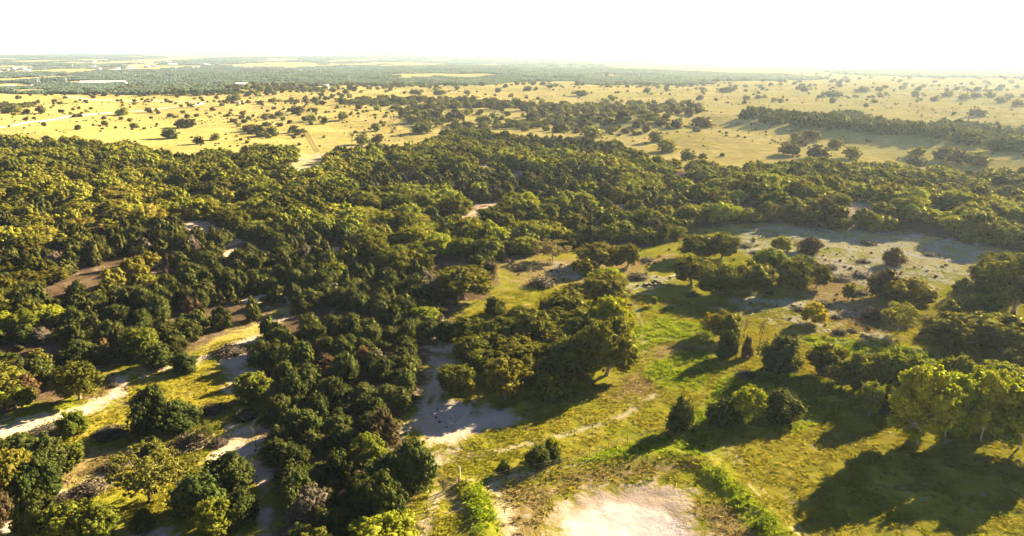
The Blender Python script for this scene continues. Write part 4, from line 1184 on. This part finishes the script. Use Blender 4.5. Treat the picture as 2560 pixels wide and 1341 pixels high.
# distant woods in the valley
FX, FY = [], []
fcl = [pline(p) for p in FARCLEAR]
for k, p in enumerate(FARWOOD):
    G = pline(p)
    for lo, hi, sp in ((0, 1600, 13), (1600, 3200, 22), (3200, 9000, 48)):
        X, Y = sample_poly(G, sp, 200 + k) if (G[:, 1].max() > lo) else (np.zeros(0), np.zeros(0))
        rr_ = np.hypot(X, Y); m = (rr_ >= lo) & (rr_ < hi)
        X, Y = X[m], Y[m]
        m = np.abs(np.degrees(np.arctan2(X, Y))) < 44
        X, Y = X[m], Y[m]
        m = fbm(X / 260, Y / 420, 1, 3) > 0.36 + 0.10 * sstep(1800, 5000, np.hypot(X, Y))
        for c in fcl: m &= sd_poly(X, Y, c) < (fbm(X / 90, Y / 200, 4, 3) - 0.42) * 500
        FX.append(X[m]); FY.append(Y[m])
FX, FY = np.concatenate(FX), np.concatenate(FY)
fr = np.hypot(FX, FY); fs = np.where(fr < 1600, 0.8, np.where(fr < 3200, 1.05, 2.0)) * np.random.RandomState(1).uniform(.8, 1.2, len(FX))
scatter('distant_woodland', 'hazy blue-green woods filling the distant valley', [PROTO['patch', i] for i in range(4)], FX, FY, terrain(FX, FY) - 0.5, fs, np.minimum(fs, 1.15), np.array([0.075, 0.105, 0.085]) * np.random.RandomState(2).uniform(.75, 1.4, (len(FX), 1)), 15)  # tint made paler and bluer: distance haze put into the leaf colour

# ------------------------------------------------------------------ brush piles, bare trees, logs, rocks
PILES = [(1355, 717, 76, 30, 'large dark brush heap in the clearing beside the pale spreading tree'), (1300, 678, 45, 14, 'flat dark brush heap left of the large heap'), (1266, 655, 32, 14, 'small brush heap at the wood edge of the clearing'),
 (1596, 699, 54, 22, 'dark round brush heap above the two logs'), (1619, 654, 40, 13, 'low brush heap north of the two logs'), (1566, 734, 26, 14, 'small black brush heap left of the shaded grass'),
 (2160, 658, 32, 12, 'small dark heap below the stony slope'), (2078, 674, 36, 16, 'dark heap left of the isolated round juniper'), (2155, 695, 46, 16, 'dark heap on the brown turf above the grey-brown tree'), (2105, 702, 60, 15, 'wide low dark heap west of the grey-brown tree'),
 (2155, 738, 32, 16, 'dark heap touching the grey-brown tree'), (1890, 692, 36, 13, 'brown heap behind the long oak clump'), (2060, 767, 40, 18, 'reddish dark heap above the glowing yellow tree'), (2000, 779, 32, 14, 'small dark heap left of the glowing yellow tree'),
 (2182, 800, 56, 34, 'tall dark heap left of the feathery olive tree'), (2095, 798, 30, 14, 'dark heap right of the glowing yellow tree'), (2100, 838, 36, 20, 'dark heap at the lower edge of white stones'), (2132, 832, 26, 13, 'black heap right of the one below white stones'),
 (1866, 619, 36, 12, 'flat dark heap at the west end of the stony slope'), (1890, 635, 30, 10, 'low brown heap under the west end of stony slope'), (2175, 612, 42, 12, 'dark brush heap high on the stony slope'), (2330, 640, 34, 10, 'faint brush heap on the east part of stony slope'),
 (1732, 742, 42, 11, 'dark low heap under the tall oak with visible trunks'), (1868, 944, 50, 22, 'dark brush heap in the shaded patch left of big hedge juniper'), (2310, 735, 34, 13, 'small purple-brown heap right of the olive oak'), (2330, 805, 40, 18, 'brush heap between feathery tree and oak'),
 (570, 888, 88, 26, 'wide dark brush heap on the sandy track of the western clearing'), (285, 967, 26, 12, 'tiny red-brown heap by the track'), (368, 1002, 62, 26, 'grey-pink branch heap behind the tall dark juniper'), (530, 1034, 72, 20, 'twiggy heap right of the joined junipers'),
 (610, 1050, 62, 26, 'black brush heap near the neck of the clearing'), (128, 1090, 104, 22, 'long dark brush windrow west of the greenish bush-like tree'), (268, 1096, 84, 26, 'dark windrow right of the greenish bush-like tree'), (470, 1118, 104, 24, 'long brush heap in the lower brush row'),
 (345, 1138, 62, 16, 'dark heap left of the small juniper in brush row'), (285, 1176, 66, 26, 'round brown brush heap above the feathery tree'), (218, 1236, 84, 32, 'dark heap of branches left of the feathery tree'), (152, 1262, 50, 18, 'grey-brown branch heap below the left-edge clump'),
 (545, 1115, 50, 20, 'brush heap at the east end of the lower brush row'), (1045, 372, 26, 8, 'small reddish heap near the range edge'), (660, 447, 60, 14, 'red-brown brush on the bare west slope'), (1060, 575, 44, 20, 'rust-red brush heap beside the inner sandy opening'), (820, 640, 56, 16, 'pale tangle of dead branches in the central wood')]
gx, gy, gz = ground_at([q[0] for q in PILES], [q[1] for q in PILES])
for c, ((u, v, wp, hp, lab), x, y, z) in enumerate(zip(PILES, gx, gy, gz)):
    d = math.sqrt(x * x + y * y + 2500); w = wp * d / FPX; h = hp * d / FPX
    i = c % 4
    o = make_single(PROTO['pile', i], x, y + w * 0.15, z - 0.05, w, h * 2.5, (0, 0, 0), 'brush_pile', lab, 'brush pile', 'heaps of cut brush', rnd.uniform(0, 6.28))
BARE = [(1897, 884, 802, 44, 'leafless sapling beside the slim brown sapling'), (1345, 640, 598, 30, 'bare grey tree at the north edge of the clearing'), (1170, 650, 600, 60, 'bare grey-pink tree in the wood left of the clearing'), (1090, 835, 790, 40, 'silvery leafless tree at the wood edge near the grove'),
 (455, 548, 505, 40, 'bare brownish tree above the red opening of the west wood'), (285, 570, 532, 44, 'reddish leafless tree in the upper west wood'), (640, 1120, 1060, 40, 'leafless red-brown tree in the south wood'), (1860, 845, 800, 40, 'bare tangled branches right of the orange-tinted tree'), (420, 700, 640, 42, 'dead branchy tree under a yellow crown in the west wood'),
 (880, 372, 330, 30, 'grey leafless tree at the range edge'), (1020, 470, 425, 40, 'grey leafless tree deep in the middle wood'), (2180, 900, 862, 30, 'pale leafless sapling at the shaded grass'), (1080, 730, 690, 60, 'grey-pink leafless crown left of the broad olive oak')]
gx, gy, gz = ground_at([q[0] for q in BARE], [q[1] for q in BARE])
for c, ((u, v, top, wp, lab), x, y, z) in enumerate(zip(BARE, gx, gy, gz)):
    d = math.sqrt(x * x + y * y + 2500); h = (v - top) * d / FPX
    w = wp * d / FPX; i = c % 3
    make_single(PROTO['bare', i], x, y, z, w / PWID['bare', i], h / PWID['h', ('bare', i)], (0, 0, 0), 'bare_tree', lab, 'tree', 'leafless trees', rnd.uniform(0, 6.28))
def log_at(u, v, ln, rad, rz, mat, lab, nm='fallen_log'):
    x, y, z = [float(q[0]) for q in ground_at(u, v)]
    s = Soup(); c, sn = math.cos(rz), math.sin(rz)
    t = np.linspace(-.5, .5, 6); jig = np.random.RandomState(int(u)).normal(size=(6, 3)) * rad * 0.4
    s.tube(np.stack([t * ln * c, t * ln * sn, np.full(6, rad)], 1) + jig, [rad, rad * 1.05, rad * .95, rad * .85, rad * .8, rad * .6], 8)
    s.tube([[0, 0, rad], [ln * .12 * sn + .1, ln * .12 * c, rad * 3]], [rad * .4, rad * .2], 5)
    o = link(bpy.data.objects.new(nm, s.mesh(nm, [mat], True))); o.location = (x, y, z)
    o['label'] = lab; o['category'] = 'log'
log_at(1622, 716, 2.6, 0.28, -0.6, M['twig'], 'dark log lying on pale ground, left one of a pair')
log_at(1648, 711, 2.8, 0.28, -0.7, M['twig'], 'dark log lying on pale ground, right one of a pair')
log_at(1560, 768, 3.6, 0.35, 0.1, M['redwood'], 'red-brown log beside the bright lime-green tree')
log_at(1690, 690, 5.0, 0.2, 0.75, M['deadwood'], 'long fallen trunk leaning toward the oak left of the clump')
log_at(265, 1216, 2.4, 0.09, 0.9, M['deadwood'], 'pale stripped branch beside the dark heap left of the feathery tree')
log_at(276, 1222, 2.0, 0.08, 0.2, M['deadwood'], 'second pale stripped branch crossing the first')

# limestone rubble, grass, weeds
def pts_in(polys, spacing, seed):
    X, Y = [], []
    for k, p in enumerate(polys):
        G = pline(p) if not isinstance(p, np.ndarray) else p
        a, c = sample_poly(G, spacing, seed + k); X.append(a); Y.append(c)
    return np.concatenate(X), np.concatenate(Y)
X, Y = pts_in(STONE[:6] + STONE[7:], 1.5, 300)
q = np.random.RandomState(5); m = (q.rand(len(X)) < 0.55) & (fbm(X / 5, Y / 5, 3, 2) > 0.45); X, Y = X[m], Y[m]
ss = q.uniform(0.2, 0.75, len(X))
scatter('limestone_rubble', 'white limestone rubble strewn over the slopes', [PROTO['rock', 0], PROTO['rock', 1]], X, Y, terrain(X, Y), ss, ss, np.full((len(X), 3), .5), 21)

MEAD_G = pline(MEADOW)
def grass_points(rmax, sp, seed):
    G = np.array([[-rmax, 45], [rmax, 45], [rmax, rmax], [-rmax, rmax]], float)
    X, Y = sample_poly(G, sp, seed)
    r_ = np.hypot(X, Y)
    m = (r_ < rmax) & (np.abs(np.degrees(np.arctan2(X, Y))) < 40) & (sd_poly(X, Y, MEAD_G) > 0)
    X, Y = X[m], Y[m]
    for g in WOODS_G: 
        m = sd_poly(X, Y, g) < 0; X, Y = X[m], Y[m]
    return X, Y
X, Y = grass_points(150, 0.50, 400)
mk = region_masks(X, Y)
q = np.random.RandomState(6)
clump = fbm(X / 1.8, Y / 1.8, 2, 3)
m = (mk['sand'] < -0.1 + 0.6 * (clump - 0.6)) & (q.rand(len(X)) < 0.15 + 1.3 * sstep(0.4, 0.65, clump)) & (np.hypot(X - float(PONDC[0]), Y - float(PONDC[1])) > 9.5)
X, Y = X[m], Y[m]; lushm = sstep(-0.3, 0.4, mk['lush'][m]); brn = sstep(-.3, .4, mk['brown'][m]); stn = sstep(-.3, .4, mk['stone'][m])
n = len(X)
mixv = np.clip(fbm(X / 9, Y / 9, 5, 3)[:, None] * 1.6 - 0.3 + q.uniform(-.2, .2, (n, 1)), 0, 1)
tint = (1 - mixv) * np.array([0.18, 0.165, 0.015]) + mixv * np.array([0.32, 0.24, 0.035])
tint = tint * (1 - brn[:, None]) + brn[:, None] * np.array([0.25, 0.17, 0.075])
tint = tint * (1 - lushm[:, None]) + lushm[:, None] * np.array([0.19, 0.225, 0.014])
tint = tint * np.array([0.72, 0.80, 0.8]) * q.uniform(0.8, 1.15, (n, 1))
hs = q.uniform(0.10, 0.32, n) * (1 + 1.1 * lushm)
scatter('grass', 'rough tufted grass of the near meadow', [PROTO['tuft', i] for i in range(4)], X, Y, terrain(X, Y), q.uniform(0.35, 0.8, n), hs, tint, 31)
X, Y = pts_in([LUSH[0], [(1745, 1165), (1795, 1172), (1870, 1240), (1945, 1315), (1985, 1355), (1925, 1355), (1860, 1290), (1795, 1215)]], 0.75, 500)
q = np.random.RandomState(8); m = (q.rand(len(X)) < 0.08 + 0.7 * sstep(0.48, 0.64, fbm(X / 3, Y / 3, 1, 2))); X, Y = X[m], Y[m]
ss = q.uniform(0.35, 1.3, len(X)) ** 1.2; t_ = q.rand(len(X), 1) ** 1.5
scatter('weeds', 'rank bright green weeds along the bank and track', [PROTO['weed', 0], PROTO['weed', 1]], X, Y, terrain(X, Y), ss, ss * 0.75, (1 - t_) * np.array([0.075, 0.11, 0.012]) + t_ * np.array([0.20, 0.22, 0.015]), 32)
# low understory inside the near woods and twigs on the clearings
m = (WR < 260)
q = np.random.RandomState(12)
X = np.repeat(WX[m], 2) + q.normal(size=2 * m.sum()) * 1.8; Y = np.repeat(WY[m], 2) + q.normal(size=2 * m.sum()) * 1.8
ins = sd_poly(X, Y, WOODS_G[0]) > 0.5; X, Y = X[ins], Y[ins]
ss = q.uniform(0.8, 2.2, len(X))
scatter('undergrowth', 'low scrubby undergrowth beneath the woods', [PROTO['tiny', i] for i in range(3)], X, Y, terrain(X, Y), ss / PWID['tiny', 0], ss * 0.7, np.array([0.06, 0.055, 0.02]) * q.uniform(.7, 1.8, (len(X), 1)), 33)
X, Y = grass_points(240, 3.6, 600)
q = np.random.RandomState(13); mk = region_masks(X, Y)
m = (q.rand(len(X)) < 0.12 + 0.85 * sstep(-.3, .5, np.maximum(mk['brown'], mk['stone']))) & (sd_poly(X, Y, POND_P) < -1); X, Y = X[m], Y[m]
ss = q.uniform(0.2, 1.0, len(X)) ** 1.4 * (0.45 + 0.55 * sstep(110, 160, np.hypot(X, Y)))
scatter('meadow_scrub', 'tiny dark weeds dotted over the clearings', [PROTO['tiny', i] for i in range(3)], X, Y, terrain(X, Y), ss / PWID['tiny', 0], ss * 0.7, np.array([0.09, 0.07, 0.03]) * q.uniform(.6, 1.5, (len(X), 1)), 34)

# ------------------------------------------------------------------ gate, posts, fence
def empty(name, loc, label, cat, rz=0.0, group=None):
    o = link(bpy.data.objects.new(name, None)); o.location = loc; o.rotation_euler = (0, 0, rz); o['label'] = label; o['category'] = cat
    if group: o['group'] = group
    return o
def part(name, soup, mats, parent, smooth=False):
    o = link(bpy.data.objects.new(name, soup.mesh(name, mats, smooth))); o.parent = parent; return o
ga = [float(q[0]) for q in ground_at(1108, 1228)]; gb = [float(q[0]) for q in ground_at(1148, 1210)]
rz = math.atan2(gb[1] - ga[1], gb[0] - ga[0]); ln = math.hypot(gb[0] - ga[0], gb[1] - ga[1])
g = empty('metal_gate', (ga[0], ga[1], ga[2]), 'rusty tube gate standing open beside the sandy track', 'gate', rz)
s = Soup()
for z in (0.3, 0.55, 0.8, 1.05, 1.35): s.tube([[0.1, 0, z], [ln - 0.1, 0, z]], [0.03, 0.03], 6)
for x in (0.1, ln / 2, ln - 0.1): s.tube([[x, 0.035, 0.28], [x, 0.035, 1.37]], [0.028, 0.028], 6)
s.tube([[0.1, -0.035, 0.3], [ln - .1, -0.035, 1.33]], [0.025, 0.025], 6)
part('gate_frame', s, [M['steel']], g, True)
for x in (0.0, ln):
    s = Soup(); s.tube([[x, 0, -0.2], [x, 0, 1.6]], [0.08, 0.07], 8); part('gate_post', s, [M['steel']], g, True)
x, y, z = [float(q[0]) for q in ground_at(1150, 1192)]
s = Soup(); s.tube([[0, 0, -0.2], [0.02, 0, 0.8], [0, 0, 1.45]], [0.055, 0.05, 0.05], 8)
o = link(bpy.data.objects.new('marker_post', s.mesh('marker_post', [M['white']], True))); o.location = (x, y, z); o['label'] = 'short white post standing in grass right of the track'; o['category'] = 'post'
FP = pline([(1165, 1213), (1240, 1204), (1330, 1187), (1400, 1168), (1480, 1142), (1560, 1112), (1640, 1086), (1720, 1060)])
seg = np.hypot(*np.diff(FP, axis=0).T); cum = np.r_[0, np.cumsum(seg)]
fx = np.interp(np.arange(0, cum[-1], 3.4), cum, FP[:, 0]); fy = np.interp(np.arange(0, cum[-1], 3.4), cum, FP[:, 1]); fz = terrain(fx, fy)
f = empty('wire_fence', (fx[0], fy[0], fz[0]), 'thin wire fence with slim posts running from the gate along the bank', 'fence')
ps = None
for i in range(len(fx)):
    if ps is None:
        s = Soup(); s.tube([[0, 0, -0.2], [0, 0, 1.3]], [0.035, 0.03], 6); ps = s.mesh('post', [M['twig']], True)
    o = link(bpy.data.objects.new('post', ps)); o.parent = f; o.location = (fx[i] - fx[0], fy[i] - fy[0], fz[i] - fz[0])
for hgt in (0.45, 0.8, 1.15):
    s = Soup(); s.tube(np.stack([fx - fx[0], fy - fy[0], fz - fz[0] + hgt], 1), [0.008] * len(fx), 4); part('wire', s, [M['wire']], f)

# ------------------------------------------------------------------ distant buildings
def house(u, v, wpx, depth, h, wall, roofm, label, name='house', cat='house', rz=0.0, flatroof=False, group=None, nwin=3):
    x, y, z = [float(q[0]) for q in ground_at(u, v)]
    d = math.sqrt(x * x + y * y + 2500); w = wpx * d / FPX
    e = empty(name, (x, y, z - 0.4), label, cat, rz, group)
    s = Soup(); s.box((0, 0, h / 2), (w, depth, h)); part('wall', s, [wall], e)
    s = Soup()
    if flatroof: s.box((0, 0, h + 0.25), (w + 0.8, depth + 0.8, 0.5))
    else:
        a, b_, t = w / 2 + .5, depth / 2 + .6, h + depth * 0.28
        s.add([(-a, -b_, h), (a, -b_, h), (a, b_, h), (-a, b_, h), (-a, 0, t), (a, 0, t)], [[0, 1, 5, 4], [2, 3, 4, 5]], 4); s.add([(-a, -b_, h), (-a, b_, h), (-a, 0, t), (a, -b_, h), (a, b_, h), (a, 0, t)], [[0, 2, 1], [3, 4, 5]], 3)
    part('roof', s, [roofm], e)
    for k in range(nwin):
        s = Soup(); s.box((-w / 2 + w * (k + .5) / nwin, -depth / 2 - .02, h * .5), (w / nwin * .35, .1, h * .35)); part('window', s, [M['glassdark']], e)
    return e
house(258, 214, 92, 24, 3.8, M['wallpale'], M['rooftin'], 'long white-roofed shed at the foot of the distant woods', 'long_shed', 'shed', 0.05, False, None, 8)
house(178, 211, 54, 14, 3.5, M['wallpale'], M['rooftin'], 'thin white building left of the long white-roofed shed', 'long_shed', 'shed', 0.0, True, None, 4)
house(815, 224, 14, 8, 6.5, M['wallpale'], M['wallpale'], 'square pinkish block at the end of the long low wall', 'block_building', 'building', 0.3, True, None, 2)
house(775, 221, 66, 4, 2.2, M['wallpale'], M['wallpale'], 'long low pinkish wall left of the square block', 'boundary_wall', 'wall', 0.02, True, None, 1)
house(594, 260, 11, 3.0, 2.0, M['walltan'], M['roofbrown'], 'small brown hut below a dark bush on the range', 'hut', 'hut', 0.2, False, None, 1)
house(605, 216, 26, 9, 3.5, M['walltan'], M['rooftin'], 'tan roofed house at the wood foot right of the shed', 'house', 'house', 0.1)
hr = np.random.RandomState(77)
adj = [('white', 'rooftin'), ('tan', 'roofbrown'), ('pale', 'roofgrey'), ('pale', 'roofbrown'), ('tan', 'roofgrey')]
for i in range(46):
    if i < 12: u, v = hr.uniform(-10, 75), hr.uniform(169, 184)
    elif i < 36: u, v = hr.uniform(230, 440), hr.uniform(150, 181)
    else: u, v = hr.uniform(440, 760), hr.uniform(152, 172)
    a, r2 = adj[i % 5]
    e = house(u, v, hr.uniform(5, 13), hr.uniform(9, 16), hr.uniform(4, 7), {'white': M['white'], 'tan': M['walltan'], 'pale': M['wallpale']}[a], M[r2],
          auto_label(f'{a} house', 'in the distant town', u, v, ('low ' + a + ' house', 'small ' + a + ' house', 'plain ' + a + ' house')) or 'tiny house lost among the distant town roofs', 'house', 'house', hr.uniform(-.5, .5), False, 'houses of the distant town', 2)
for u, v, lab in ((183, 172, 'white mast on the edge of the pale field in town'), (95, 208, 'left pylon pole of a pair near the highway'), (99, 208, 'right pylon pole of a pair near the highway'), (166, 206, 'lone lamp pole at the wood foot'), (345, 274, 'thin dark pole beside the dirt road')):
    x, y, z = [float(q[0]) for q in ground_at(u, v)]
    d = math.hypot(x, y); h = min(10 * d / FPX, 24) if v < 220 else 2.4
    s = Soup(); s.tube([[0, 0, -.5], [0, 0, h]], [0.16 * d / 800, 0.10 * d / 800], 6); s.tube([[-h * .08, 0, h * .93], [h * .08, 0, h * .93]], [0.1 * d / 800] * 2, 5)
    o = link(bpy.data.objects.new('utility_pole', s.mesh('utility_pole', [M['white'] if v < 220 else M['twig']], True))); o.location = (x, y, z); o['label'] = lab; o['category'] = 'pole'

# ------------------------------------------------------------------ haze: one even, closed box of air
L, top = 33000.0, HCAM + 6.0
s = Soup(); s.box((0, 0, (top - 60) / 2), (2 * L, 2 * L, top + 60))
m, nt, out = new_mat('haze'); b = NB(nt)
vol = b.n('ShaderNodeVolumePrincipled')
vol.inputs['Color'].default_value = (0.50, 0.60, 0.74, 1)
vol.inputs['Density'].default_value = 0.00008
vol.inputs['Anisotropy'].default_value = 0.4
b.l(vol.outputs[0], out.inputs['Volume'])
o = link(bpy.data.objects.new('haze', s.mesh('haze', [m]))); o['kind'] = 'stuff'; o['label'] = 'warm bright haze over the whole plain'
print('trees', N, 'individual bushes', nb, 'grass', n, 'far', len(FX), 'objects', len(bpy.data.objects))
